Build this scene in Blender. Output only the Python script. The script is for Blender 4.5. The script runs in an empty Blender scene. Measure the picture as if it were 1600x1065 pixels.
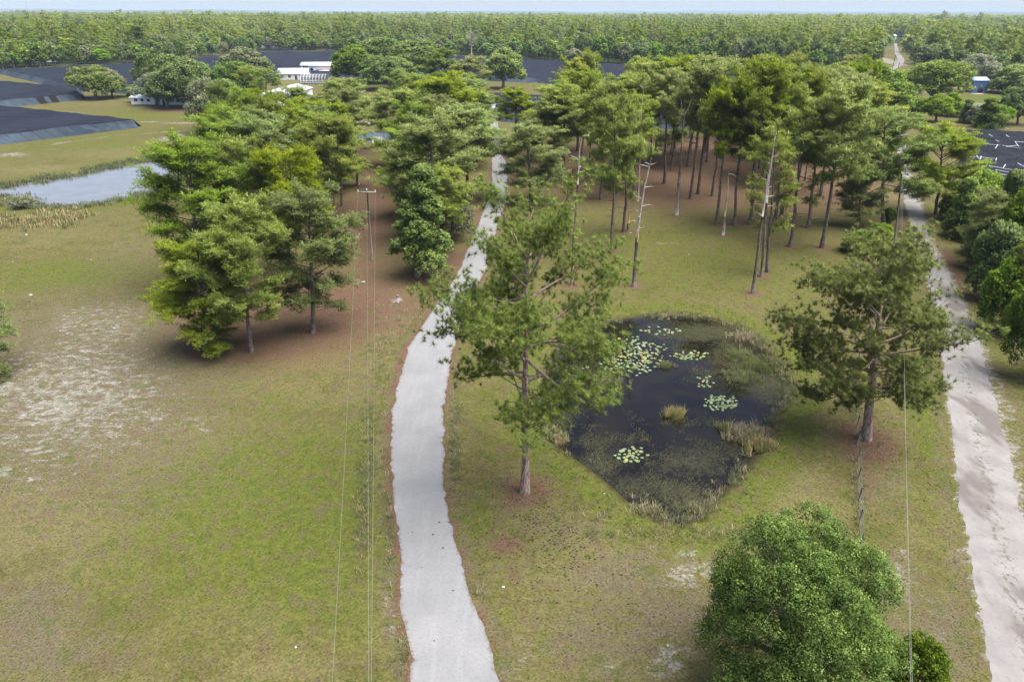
import bpy, math, random
import numpy as np
from mathutils import Matrix, Vector, Euler

random.seed(7)
rng = np.random.default_rng(11)
scene = bpy.context.scene
COL = scene.collection

# ------------------------------------------------------------------ camera
CAM_H = 32.0
PITCH = math.radians(25.63)
ROLL = 0.0028
FPX = 1067.0                      # focal length in pixels of the 1600 px wide photograph
_r = np.array([1.0, 0, 0]); _f = np.array([0, math.cos(PITCH), -math.sin(PITCH)]); _u = np.array([0, math.sin(PITCH), math.cos(PITCH)])
R_ = math.cos(ROLL) * _r + math.sin(ROLL) * _u
U_ = -math.sin(ROLL) * _r + math.cos(ROLL) * _u
cam_data = bpy.data.cameras.new("camera")
cam_data.sensor_width = 36.0
cam_data.lens = 36.0 * FPX / 1600.0
cam_data.clip_start = 0.5
cam_data.clip_end = 60000.0
cam = bpy.data.objects.new("camera", cam_data)
COL.objects.link(cam)
m = Matrix(((R_[0], U_[0], -_f[0], 0), (R_[1], U_[1], -_f[1], 0), (R_[2], U_[2], -_f[2], CAM_H), (0, 0, 0, 1)))
cam.matrix_world = m
scene.camera = cam

# ------------------------------------------------------------------ light
SUN_EL = math.radians(66)
SUN_AZ = math.radians(112)         # clockwise from +Y (away from the camera)
world = bpy.data.worlds.new("World")
scene.world = world
world.use_nodes = True
wn = world.node_tree
wn.nodes.clear()
sky = wn.nodes.new("ShaderNodeTexSky")
sky.sky_type = 'NISHITA'
sky.sun_disc = False
sky.sun_elevation = SUN_EL
sky.sun_rotation = SUN_AZ
sky.air_density = 1.0
sky.dust_density = 0.6
sky.ozone_density = 1.0
bg = wn.nodes.new("ShaderNodeBackground")
bg.inputs[1].default_value = 0.09
wo = wn.nodes.new("ShaderNodeOutputWorld")
veil = wn.nodes.new("ShaderNodeHueSaturation")      # thin overcast takes the blue out of the sky
veil.inputs['Saturation'].default_value = 0.60
wn.links.new(sky.outputs[0], veil.inputs['Color'])
tint = wn.nodes.new("ShaderNodeMix"); tint.data_type = 'RGBA'; tint.blend_type = 'MULTIPLY'
tint.inputs[0].default_value = 1.0
tint.inputs[7].default_value = (0.84, 0.95, 1.16, 1)
wn.links.new(veil.outputs[0], tint.inputs[6])
wn.links.new(tint.outputs[2], bg.inputs[0])
wn.links.new(bg.outputs[0], wo.inputs[0])
sd = bpy.data.lights.new("sun", 'SUN')
sd.energy = 5.0
sd.angle = math.radians(60)
sd.color = (1.0, 0.96, 0.90)
so = bpy.data.objects.new("sun", sd)
COL.objects.link(so)
to_sun = Vector((math.sin(SUN_AZ) * math.cos(SUN_EL), math.cos(SUN_AZ) * math.cos(SUN_EL), math.sin(SUN_EL)))
so.rotation_euler = to_sun.to_track_quat('Z', 'Y').to_euler()
so.location = (0, 0, 120)
scene.view_settings.view_transform = 'Standard'
scene.view_settings.look = 'None'
scene.view_settings.gamma = 1.0
scene.view_settings.use_curve_mapping = False
scene.view_settings.exposure = 0.82
scene.render.engine = 'CYCLES'
scene.cycles.max_bounces = 5
scene.cycles.diffuse_bounces = 4
scene.cycles.glossy_bounces = 2
scene.cycles.transmission_bounces = 2
scene.cycles.transparent_max_bounces = 4
scene.cycles.volume_bounces = 0
scene.cycles.use_denoising = True

# ------------------------------------------------------------------ helpers
def P(px, py, z=0.0):
    """Where the sight line through photo pixel (px, py) meets the level z."""
    d = (px - 800.0) / FPX * R_ + (532.5 - py) / FPX * U_ + _f
    t = (z - CAM_H) / d[2]
    return np.array([d[0] * t, d[1] * t, z])

def depth_of(p):
    return float(np.dot(np.array(p) - np.array([0, 0, CAM_H]), _f))

def base_and_height(bx, by, tx, ty):
    b = P(bx, by, 0.0)
    d = (tx - 800.0) / FPX * R_ + (532.5 - ty) / FPX * U_ + _f
    t = b[1] / d[1]
    return b, CAM_H + d[2] * t, d[0] * t - b[0]

def tag(o, label=None, cat=None, group=None, kind=None):
    if label: o['label'] = label
    if cat: o['category'] = cat
    if group: o['group'] = group
    if kind: o['kind'] = kind
    return o

def mesh_from(name, V, T, mats, tint=None, fmat=None, smooth=False, uvattrs=None, nrm=None):
    V = np.asarray(V, dtype=np.float32); T = np.asarray(T, dtype=np.int32)
    me = bpy.data.meshes.new(name)
    me.vertices.add(len(V)); me.vertices.foreach_set("co", V.ravel())
    me.loops.add(len(T) * 3); me.loops.foreach_set("vertex_index", T.ravel())
    me.polygons.add(len(T))
    me.polygons.foreach_set("loop_start", np.arange(0, len(T) * 3, 3, dtype=np.int32))
    me.polygons.foreach_set("loop_total", np.full(len(T), 3, dtype=np.int32))
    if smooth: me.polygons.foreach_set("use_smooth", np.ones(len(T), dtype=bool))
    if fmat is not None: me.polygons.foreach_set("material_index", np.asarray(fmat, dtype=np.int32))
    for mt in (mats if isinstance(mats, (list, tuple)) else [mats]): me.materials.append(mt)
    if tint is not None:
        a = me.attributes.new("tint", 'FLOAT', 'POINT'); a.data.foreach_set("value", np.asarray(tint, dtype=np.float32))
    if nrm is not None:
        a = me.attributes.new("nrm", 'FLOAT_VECTOR', 'POINT'); a.data.foreach_set("vector", np.asarray(nrm, dtype=np.float32).ravel())
    if uvattrs:
        for k, arr in uvattrs.items():
            a = me.attributes.new(k, 'FLOAT_COLOR', 'POINT'); a.data.foreach_set("color", np.asarray(arr, dtype=np.float32).ravel())
    me.update(); me.validate()
    return me

def obj(name, me, parent=None, loc=None):
    o = bpy.data.objects.new(name, me); COL.objects.link(o)
    if parent is not None: o.parent = parent
    if loc is not None: o.location = loc
    return o

def empty(name, loc=(0, 0, 0), rz=0.0):
    o = bpy.data.objects.new(name, None); COL.objects.link(o)
    o.location = loc; o.rotation_euler = (0, 0, rz); o.empty_display_size = 0.3
    return o

class MB:
    def __init__(s): s.V = []; s.T = []; s.n = 0; s.tint = []; s.M = []; s.m = 0
    def add(s, V, T, tint=0.5):
        V = np.asarray(V, float).reshape(-1, 3); T = np.asarray(T, int).reshape(-1, 3)
        s.V.append(V); s.T.append(T + s.n); s.n += len(V); s.M.append(np.full(len(T), s.m))
        s.tint.append(np.full(len(V), tint) if np.isscalar(tint) else np.asarray(tint))
    def tube(s, pts, rad, n=6, cap=True, tint=0.5):
        pts = np.asarray(pts, float); k = len(pts); rad = np.broadcast_to(rad, (k,))
        d = np.gradient(pts, axis=0); d /= np.linalg.norm(d, axis=1)[:, None] + 1e-9
        ref = np.array([0, 0, 1.0]) if abs(d[:, 2]).mean() < 0.8 else np.array([1.0, 0, 0])
        a = np.cross(d, ref); a /= np.linalg.norm(a, axis=1)[:, None] + 1e-9
        b = np.cross(d, a)
        th = np.arange(n) * 2 * math.pi / n
        V = pts[:, None, :] + rad[:, None, None] * (np.cos(th)[None, :, None] * a[:, None, :] + np.sin(th)[None, :, None] * b[:, None, :])
        V = V.reshape(-1, 3); T = []
        for i in range(k - 1):
            for j in range(n):
                p, q = i * n + j, i * n + (j + 1) % n
                T += [(p, q, q + n), (p, q + n, p + n)]
        if cap:
            T += [(0, j, j + 1) for j in range(1, n - 1)]
            o = (k - 1) * n
            T += [(o, o + j + 1, o + j) for j in range(1, n - 1)]
        s.add(V, T, tint)
    def box(s, c, d, rz=0.0, tint=0.5):
        c = np.asarray(c, float); d = np.asarray(d, float) / 2
        v = np.array([[x, y, z] for x in (-1, 1) for y in (-1, 1) for z in (-1, 1)], float) * d
        cr, sr = math.cos(rz), math.sin(rz)
        v = np.c_[v[:, 0] * cr - v[:, 1] * sr, v[:, 0] * sr + v[:, 1] * cr, v[:, 2]] + c
        q = [(0, 1, 3, 2), (4, 6, 7, 5), (0, 4, 5, 1), (2, 3, 7, 6), (0, 2, 6, 4), (1, 5, 7, 3)]
        s.add(v, [t for a, b, cc, dd in q for t in ((a, b, cc), (a, cc, dd))], tint)
    def quad(s, a, b, c, d, tint=0.5): s.add([a, b, c, d], [(0, 1, 2), (0, 2, 3)], tint)
    def mesh(s, name, mats, smooth=False):
        return mesh_from(name, np.concatenate(s.V), np.concatenate(s.T), mats, np.concatenate(s.tint), np.concatenate(s.M), smooth)
    def build(s, name, mats, parent=None, smooth=False, loc=None): return obj(name, s.mesh(name, mats, smooth), parent, loc)

def unit(a): return a / (np.linalg.norm(a, axis=-1, keepdims=True) + 1e-9)

# ------------------------------------------------------------------ node helper
class NT:
    def __init__(s, name):
        s.m = bpy.data.materials.new(name); s.m.use_nodes = True; s.t = s.m.node_tree; s.t.nodes.clear()
        s.out = s.t.nodes.new("ShaderNodeOutputMaterial")
    def n(s, typ, **kw):
        x = s.t.nodes.new(typ)
        for k, v in kw.items(): setattr(x, k, v)
        return x
    def l(s, a, b): s.t.links.new(a, b)
    def put(s, inp, v):
        if isinstance(v, bpy.types.NodeSocket): s.l(v, inp)
        elif isinstance(v, tuple) and len(v) == 3 and inp.type == 'RGBA': inp.default_value = (*v, 1)
        else: inp.default_value = v
    def math(s, op, a, b=0.0, c=None, clamp=False):
        x = s.n("ShaderNodeMath", operation=op, use_clamp=clamp); s.put(x.inputs[0], a); s.put(x.inputs[1], b)
        if c is not None: s.put(x.inputs[2], c)
        return x.outputs[0]
    def mix(s, f, a, b, mode='MIX'):
        x = s.n("ShaderNodeMix", data_type='RGBA', blend_type=mode)
        s.put(x.inputs[0], f); s.put(x.inputs[6], a); s.put(x.inputs[7], b); return x.outputs[2]
    def noise(s, scale, vec=None, detail=3.0, rough=0.55, dist=0.0):
        x = s.n("ShaderNodeTexNoise"); x.inputs['Scale'].default_value = scale; x.inputs['Detail'].default_value = detail
        x.inputs['Roughness'].default_value = rough; x.inputs['Distortion'].default_value = dist
        if vec is not None: s.l(vec, x.inputs['Vector'])
        return x.outputs[0]
    def step(s, v, lo, hi):
        x = s.n("ShaderNodeMapRange", interpolation_type='SMOOTHSTEP'); s.put(x.inputs[0], v)
        x.inputs[1].default_value = lo; x.inputs[2].default_value = hi; return x.outputs[0]
    def attr(s, name):
        return s.n("ShaderNodeAttribute", attribute_name=name)
    def pos(s, sx=1.0, sy=1.0, sz=1.0):
        g = s.n("ShaderNodeNewGeometry"); v = s.n("ShaderNodeVectorMath", operation='MULTIPLY'); s.l(g.outputs['Position'], v.inputs[0])
        v.inputs[1].default_value = (sx, sy, sz); return v.outputs[0]
    def bsdf(s, color, rough=0.8, spec=0.3, bump=None, bstr=0.3, bdist=0.05, **kw):
        b = s.n("ShaderNodeBsdfPrincipled"); s.put(b.inputs['Base Color'], color); s.put(b.inputs['Roughness'], rough)
        s.put(b.inputs['Specular IOR Level'], spec)
        for k, v in kw.items(): s.put(b.inputs[k], v)
        if bump is not None:
            x = s.n("ShaderNodeBump"); x.inputs['Strength'].default_value = bstr; x.inputs['Distance'].default_value = bdist
            s.l(bump, x.inputs['Height']); s.l(x.outputs[0], b.inputs['Normal'])
        s.l(b.outputs[0], s.out.inputs[0]); return b

def simple(name, col, rough=0.7, spec=0.3, var=0.15, scale=2.0, **kw):
    t = NT(name); nz = t.noise(scale, t.pos()); nz2 = t.noise(scale * 9, t.pos())
    f = t.math('ADD', t.math('MULTIPLY', nz, 0.6), t.math('MULTIPLY', nz2, 0.4))
    f = t.step(f, 0.3, 0.7)
    c = t.mix(f, tuple(x * (1 - var) for x in col), tuple(min(1, x * (1 + var)) for x in col))
    t.bsdf(c, rough, spec, bump=nz2, bstr=0.15, **kw); return t.m

def foliage(name, dark, light, tip, transl=0.3, seed=0.0):
    t = NT(name)
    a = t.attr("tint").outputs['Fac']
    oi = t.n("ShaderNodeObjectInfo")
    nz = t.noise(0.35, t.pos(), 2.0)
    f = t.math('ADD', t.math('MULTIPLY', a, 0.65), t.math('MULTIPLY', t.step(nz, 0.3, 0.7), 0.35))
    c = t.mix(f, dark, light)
    c = t.mix(t.step(a, 0.72, 1.0), c, tip)
    # each plant a little different in hue and depth of colour
    rr = oi.outputs['Random']
    hs = t.n("ShaderNodeHueSaturation")
    t.l(c, hs.inputs['Color'])
    t.l(t.math('ADD', 0.492, t.math('MULTIPLY', rr, 0.026)), hs.inputs['Hue'])
    t.l(t.math('ADD', 0.88, t.math('MULTIPLY', t.math('FRACT', t.math('MULTIPLY', rr, 7.3)), 0.30)), hs.inputs['Value'])
    t.l(t.math('ADD', 0.74, t.math('MULTIPLY', t.math('FRACT', t.math('MULTIPLY', rr, 13.7)), 0.35)), hs.inputs['Saturation'])
    ln = t.noise(0.0035, oi.outputs['Location'], 3.0)
    col = t.mix(t.math('MULTIPLY', t.step(ln, 0.46, 0.60), 0.6), hs.outputs[0], t.mix(1.0, hs.outputs[0], (1.6, 1.45, 1.2), 'MULTIPLY'))
    d = t.n("ShaderNodeBsdfDiffuse"); t.l(col, d.inputs[0])
    tr = t.n("ShaderNodeBsdfTranslucent"); t.l(col, tr.inputs[0])
    vt = t.n("ShaderNodeVectorTransform", vector_type='NORMAL', convert_from='OBJECT', convert_to='WORLD'); t.l(t.attr("nrm").outputs['Vector'], vt.inputs[0])
    t.l(vt.outputs[0], d.inputs['Normal'])
    g = t.n("ShaderNodeBsdfGlossy"); g.inputs['Roughness'].default_value = 0.5; g.inputs[0].default_value = (1, 1, 1, 1)
    m1 = t.n("ShaderNodeMixShader"); m1.inputs[0].default_value = transl; t.l(d.outputs[0], m1.inputs[1]); t.l(tr.outputs[0], m1.inputs[2])
    m2 = t.n("ShaderNodeMixShader"); m2.inputs[0].default_value = 0.008; t.l(m1.outputs[0], m2.inputs[1]); t.l(g.outputs[0], m2.inputs[2])
    t.l(m2.outputs[0], t.out.inputs[0]); return t.m

M = {}
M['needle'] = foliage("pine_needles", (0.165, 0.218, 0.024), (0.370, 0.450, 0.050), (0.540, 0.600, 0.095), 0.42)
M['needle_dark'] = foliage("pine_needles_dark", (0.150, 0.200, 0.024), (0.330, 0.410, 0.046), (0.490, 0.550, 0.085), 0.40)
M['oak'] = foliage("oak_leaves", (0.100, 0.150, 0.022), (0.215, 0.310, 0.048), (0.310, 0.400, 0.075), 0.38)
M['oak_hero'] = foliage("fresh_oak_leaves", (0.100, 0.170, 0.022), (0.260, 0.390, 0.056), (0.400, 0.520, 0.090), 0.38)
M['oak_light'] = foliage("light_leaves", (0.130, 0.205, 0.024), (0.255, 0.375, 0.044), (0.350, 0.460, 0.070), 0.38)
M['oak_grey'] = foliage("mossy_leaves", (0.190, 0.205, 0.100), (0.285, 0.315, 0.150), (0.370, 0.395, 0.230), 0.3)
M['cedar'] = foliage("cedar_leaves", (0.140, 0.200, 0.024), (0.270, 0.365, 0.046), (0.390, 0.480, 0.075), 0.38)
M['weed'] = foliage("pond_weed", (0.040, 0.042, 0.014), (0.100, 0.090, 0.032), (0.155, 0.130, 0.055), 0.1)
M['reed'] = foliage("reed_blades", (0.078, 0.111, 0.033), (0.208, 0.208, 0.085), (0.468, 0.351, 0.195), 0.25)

def bark_mat(name, a, b, c):
    t = NT(name); p = t.pos(1, 1, 0.22); n1 = t.noise(9.0, p, 4.0, 0.65); n2 = t.noise(1.1, t.pos(), 2.0)
    col = t.mix(t.step(n1, 0.38, 0.62), a, b); col = t.mix(t.math('MULTIPLY', t.step(n2, 0.45, 0.75), 0.6), col, c)
    t.bsdf(col, 0.9, 0.15, bump=n1, bstr=0.6, bdist=0.06); return t.m
M['bark'] = bark_mat("pine_bark", (0.065, 0.050, 0.044), (0.21, 0.170, 0.145), (0.15, 0.095, 0.072))
M['bark_hero'] = bark_mat("reddish_pine_bark", (0.12, 0.080, 0.062), (0.40, 0.31, 0.26), (0.33, 0.20, 0.14))
M['bark_oak'] = bark_mat("oak_bark", (0.10, 0.09, 0.08), (0.26, 0.24, 0.21), (0.17, 0.15, 0.12))
M['snag'] = bark_mat("weathered_deadwood", (0.22, 0.18, 0.15), (0.46, 0.40, 0.35), (0.50, 0.45, 0.40))
M['raw'] = bark_mat("fresh_split_wood", (0.42, 0.22, 0.09), (0.60, 0.38, 0.17), (0.55, 0.33, 0.15))

# ------------------------------------------------------------------ outlines in the photograph, brought down to the ground
def poly(pts, z=0.0): return np.array([P(x, y, z)[:2] for x, y in pts])

WZ = -0.35
pond_px = [(1030,493),(1075,494),(1120,502),(1160,517),(1195,545),(1222,575),(1234,605),(1226,632),(1207,657),(1196,690),(1172,722),(1142,755),
           (1112,785),(1085,812),(1060,818),(1030,811),(1000,800),(970,772),(930,738),(890,710),(862,690),(850,665),(848,630),(855,590),(862,565),
           (875,548),(900,530),(935,512),(975,498)]
POND = poly(pond_px, WZ)
lake_px = [(-160,322),(-60,303),(0,293),(60,284),(130,271),(200,256),(255,245),(285,240),(300,244),(290,262),(262,288),(240,300),
           (195,314),(130,325),(60,326),(35,322),(20,312),(0,305),(-60,318),(-160,335)]
LAKE = poly(lake_px, WZ)
small_px = [(555,209),(585,207),(612,208),(614,218),(590,222),(560,220)]
SMALL = poly(small_px, WZ)

def smooth_poly(p, it=2):
    for _ in range(it):
        q = np.roll(p, -1, axis=0)
        p = np.stack([0.75 * p + 0.25 * q, 0.25 * p + 0.75 * q], 1).reshape(-1, 2)
    return p
POND, LAKE, SMALL = smooth_poly(POND), smooth_poly(LAKE), smooth_poly(SMALL)

def sdist(pts, pl):
    """signed distance (inside negative) from points to a closed outline"""
    pts = np.asarray(pts, float); out = np.full(len(pts), 1e9); ins = np.zeros(len(pts), bool)
    a = pl; b = np.roll(pl, -1, axis=0)
    for i in range(len(a)):
        e = b[i] - a[i]; w = pts - a[i]
        t = np.clip((w @ e) / (e @ e + 1e-9), 0, 1)
        dd = np.hypot(w[:, 0] - t * e[0], w[:, 1] - t * e[1]); out = np.minimum(out, dd)
        c = ((a[i, 1] > pts[:, 1]) != (b[i, 1] > pts[:, 1]))
        with np.errstate(divide='ignore', invalid='ignore'):
            xx = (b[i, 0] - a[i, 0]) * (pts[:, 1] - a[i, 1]) / (b[i, 1] - a[i, 1] + 1e-12) + a[i, 0]
        ins ^= c & (pts[:, 0] < xx)
    return np.where(ins, -out, out)

def sd_box(pts, pl, pad=8.0):
    """sdist only where near; +99 elsewhere"""
    out = np.full(len(pts), 99.0); lo = pl.min(0) - pad; hi = pl.max(0) + pad
    k = np.all((pts > lo) & (pts < hi), axis=1)
    if k.any(): out[k] = sdist(pts[k], pl)
    return out

# value noise usable in numpy
def vnoise(p, scale, seed=0):
    q = np.asarray(p, float)[:, :2] * scale; i = np.floor(q).astype(np.int64); f = q - i; f = f * f * (3 - 2 * f)
    def h(ix, iy):
        n = (ix * 374761393 + iy * 668265263 + seed * 1442695041) & 0x7fffffff
        n = ((n ^ (n >> 13)) * 1274126177) & 0x7fffffff
        return ((n ^ (n >> 16)) & 0xffff) / 65535.0
    a = h(i[:, 0], i[:, 1]); b = h(i[:, 0] + 1, i[:, 1]); c = h(i[:, 0], i[:, 1] + 1); d = h(i[:, 0] + 1, i[:, 1] + 1)
    return (a * (1 - f[:, 0]) + b * f[:, 0]) * (1 - f[:, 1]) + (c * (1 - f[:, 0]) + d * f[:, 0]) * f[:, 1]
def fbm(p, scale, seed=0): return 0.55 * vnoise(p, scale, seed) + 0.3 * vnoise(p, scale * 2.1, seed + 5) + 0.15 * vnoise(p, scale * 4.3, seed + 9)

# ------------------------------------------------------------------ roads
drive_L = [(1120,652),(1065,645),(1000,637),(950,624),(900,628),(850,623),(800,618),(760,613),(700,612),(650,613),(600,622),(560,634),(520,652),(480,679),(440,708),
           (400,727),(350,747),(302,766),(265,769),(240,768),(222,765),(205,767),(190,764),(178,757),(166,751),(152,745)]
drive_R = [(1120,797),(1065,780),(1000,760),(950,741),(900,725),(850,711),(800,700),(760,694),(700,692),(650,692),(600,699),(560,705),(520,716),(480,730),(440,750),
           (400,766),(350,778),(302,792),(265,792),(240,786),(222,782),(205,780),(190,776),(178,768),(166,760),(152,751)]
sand_L = [(1120,1562),(1065,1551),(1000,1540),(900,1524),(850,1513),(800,1502),(750,1497),(700,1492),(650,1484),(600,1476),(560,1471),(520,1466),(480,1458),(430,1445),(400,1437),
          (350,1422),(300,1410),(275,1406),(240,1403),(200,1399),(160,1396),(130,1394)]
sand_R = [(1120,1700),(1065,1690),(1000,1668),(900,1632),(850,1612),(800,1594),(750,1586),(700,1576),(650,1562),(600,1548),(560,1537),(520,1524),(480,1506),(430,1482),(400,1467),
          (350,1446),(300,1431),(275,1424),(240,1417),(200,1411),(160,1405),(130,1401)]
far_L = [(130,1393),(118,1390),(108,1391),(100,1400),(92,1403),(84,1399),(76,1398),(68,1397)]
far_R = [(130,1401),(118,1398),(108,1401),(100,1410),(92,1412),(84,1406),(76,1403),(68,1401)]

def resample(pts, step):
    d = np.r_[0, np.cumsum(np.hypot(*np.diff(pts, axis=0).T))]
    n = max(2, int(d[-1] / step)); t = np.linspace(0, d[-1], n)
    return np.c_[np.interp(t, d, pts[:, 0]), np.interp(t, d, pts[:, 1])]
def catmull(p, k=6):
    p = np.asarray(p); q = np.vstack([2 * p[0] - p[1], p, 2 * p[-1] - p[-2]]); out = []
    for i in range(1, len(q) - 2):
        for t in np.linspace(0, 1, k, endpoint=False):
            out.append(0.5 * ((2 * q[i]) + (-q[i-1] + q[i+1]) * t + (2*q[i-1] - 5*q[i] + 4*q[i+1] - q[i+2]) * t*t + (-q[i-1] + 3*q[i] - 3*q[i+1] + q[i+2]) * t**3))
    out.append(q[-2]); return np.array(out)
def edge(lst): return np.array([P(x, y)[:2] for y, x in lst])
def road(name, L, Rr, mat, z, jit, n, seed, cells=7):
    n = int(n); a = catmull(edge(L)); b = catmull(edge(Rr))
    def rs(p):
        # resample both edges by the same y so that cross sections stay level
        return p
    ya = np.linspace(max(a[0, 1], b[0, 1]), min(a[-1, 1], b[-1, 1]), n)
    ia = np.argsort(a[:, 1]); ib = np.argsort(b[:, 1])
    xa = np.interp(ya, a[ia, 1], a[ia, 0]); xb = np.interp(ya, b[ib, 1], b[ib, 0])
    g = np.random.default_rng(seed)
    def wob(k):
        w = np.zeros(n)
        for s_, am in ((2, 0.6), (5, 0.8), (14, 0.6), (60, 0.5)):
            w += am * np.interp(np.arange(n), np.arange(0, n + s_, s_), g.normal(0, 1, len(np.arange(0, n + s_, s_))))
        return w
    xa = xa + jit * wob(0); xb = xb + jit * wob(1)
    V = []
    for i in range(n):
        for j in range(cells + 1):
            t = j / cells; V.append((xa[i] * (1 - t) + xb[i] * t, ya[i], z))
    V = np.array(V); T = []
    w = cells + 1
    for i in range(n - 1):
        for j in range(cells):
            p = i * w + j; T += [(p, p + 1, p + w + 1), (p, p + w + 1, p + w)]
    cross = np.tile(np.linspace(0, 1, w), n)
    o = obj(name, mesh_from(name, V, T, mat, tint=cross)); o['kind'] = 'structure'
    return o, np.c_[(xa + xb) / 2, ya], np.abs(xb - xa) / 2

t = NT("asphalt")
p = t.pos(); n1 = t.noise(0.35, p, 3.0); n2 = t.noise(26.0, p, 2.0); n3 = t.noise(0.9, t.pos(2.2, 0.25, 1), 3.0); n4 = t.noise(120.0, p, 1.0)
c = t.mix(t.step(n1, 0.3, 0.7), (0.230, 0.228, 0.228), (0.273, 0.266, 0.263))
c = t.mix(t.math('MULTIPLY', t.step(n3, 0.5, 0.72), 0.5), c, (0.306, 0.300, 0.292))
c = t.mix(t.math('MULTIPLY', t.step(n2, 0.35, 0.7), 0.30), c, (0.159, 0.157, 0.160))
cr_ = t.attr("tint").outputs['Fac']; eg = t.math('ABSOLUTE', t.math('SUBTRACT', cr_, 0.5)); en = t.noise(2.2, p, 5.0, 0.75)
c = t.mix(t.math('MULTIPLY', t.step(t.math('ADD', eg, t.math('MULTIPLY', t.math('SUBTRACT', en, 0.5), 0.35)), 0.455, 0.52), 0.75), c, (0.135, 0.101, 0.075))
c = t.mix(t.math('MULTIPLY', t.step(t.noise(5.0, p, 5.0, 0.8), 0.48, 0.62), 0.45), c, (0.172, 0.168, 0.167))
c = t.mix(t.math('MULTIPLY', t.step(t.noise(0.14, t.pos(0.6, 1.6, 1)), 0.56, 0.66), 0.25), c, (0.184, 0.181, 0.183))
t.bsdf(c, 0.85, 0.25, bump=n4, bstr=0.3, bdist=0.01); M['asphalt'] = t.m

t = NT("white_sand_road")
p = t.pos(); cr = t.attr("tint").outputs['Fac']
n1 = t.noise(0.5, p, 4.0); n2 = t.noise(3.0, t.pos(1, 0.6, 1), 4.0, 0.65); n3 = t.noise(0.28, t.pos(1.0, 0.45, 1), 3.0); n4 = t.noise(18.0, p, 2.0)
c = t.mix(t.step(n1, 0.3, 0.7), (0.236, 0.217, 0.204), (0.295, 0.276, 0.261))
c = t.mix(t.math('MULTIPLY', t.step(n2, 0.52, 0.72), 0.55), c, (0.161, 0.143, 0.129))
# grass wheel-track middle and ragged edges
mid = t.math('SUBTRACT', 1.0, t.math('MULTIPLY', t.math('ABSOLUTE', t.math('SUBTRACT', cr, 0.5)), 5.0), clamp=True)
c = t.mix(t.math('MULTIPLY', mid, t.step(n2, 0.50, 0.62)), c, (0.112, 0.109, 0.068))
for tk in (0.27, 0.73):
    trk = t.math('SUBTRACT', 1.0, t.math('MULTIPLY', t.math('ABSOLUTE', t.math('SUBTRACT', cr, tk)), 9.0), clamp=True)
    c = t.mix(t.math('MULTIPLY', trk, t.math('MULTIPLY', t.step(n3, 0.40, 0.60), 0.45)), c, (0.211, 0.193, 0.178))
# damp churned patches
c = t.mix(t.math('MULTIPLY', t.step(n3, 0.53, 0.64), 0.75), c, (0.121, 0.102, 0.093))
c = t.mix(t.math('MULTIPLY', t.step(n4, 0.3, 0.75), 0.25), c, (0.179, 0.163, 0.150))
t.bsdf(c, 0.95, 0.1, bump=n2, bstr=0.5, bdist=0.06); M['sandroad'] = t.m

drive, drive_c, drive_w = road("asphalt_drive", drive_L, drive_R, M['asphalt'], 0.012, 0.075, 1500, 3)
sroad, sroad_c, sroad_w = road("sand_road", sand_L, sand_R, M['sandroad'], 0.010, 0.13, 1500, 4)
froad, froad_c, froad_w = road("sand_road", far_L, far_R, M['sandroad'], 0.030, 0.2, 160, 5)

def road_dist(pts, c, w):
    hw = np.interp(pts[:, 1], c[:, 1], w, left=0, right=0); cx = np.interp(pts[:, 1], c[:, 1], c[:, 0])
    k = (pts[:, 1] >= c[0, 1]) & (pts[:, 1] <= c[-1, 1])
    # slope-corrected distance to the edge
    sl = np.interp(pts[:, 1], c[:, 1], np.gradient(c[:, 0], c[:, 1])); co = 1 / np.sqrt(1 + sl ** 2)
    return np.where(k, (pts[:, 0] - cx) * co, 1e6), hw * co

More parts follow.
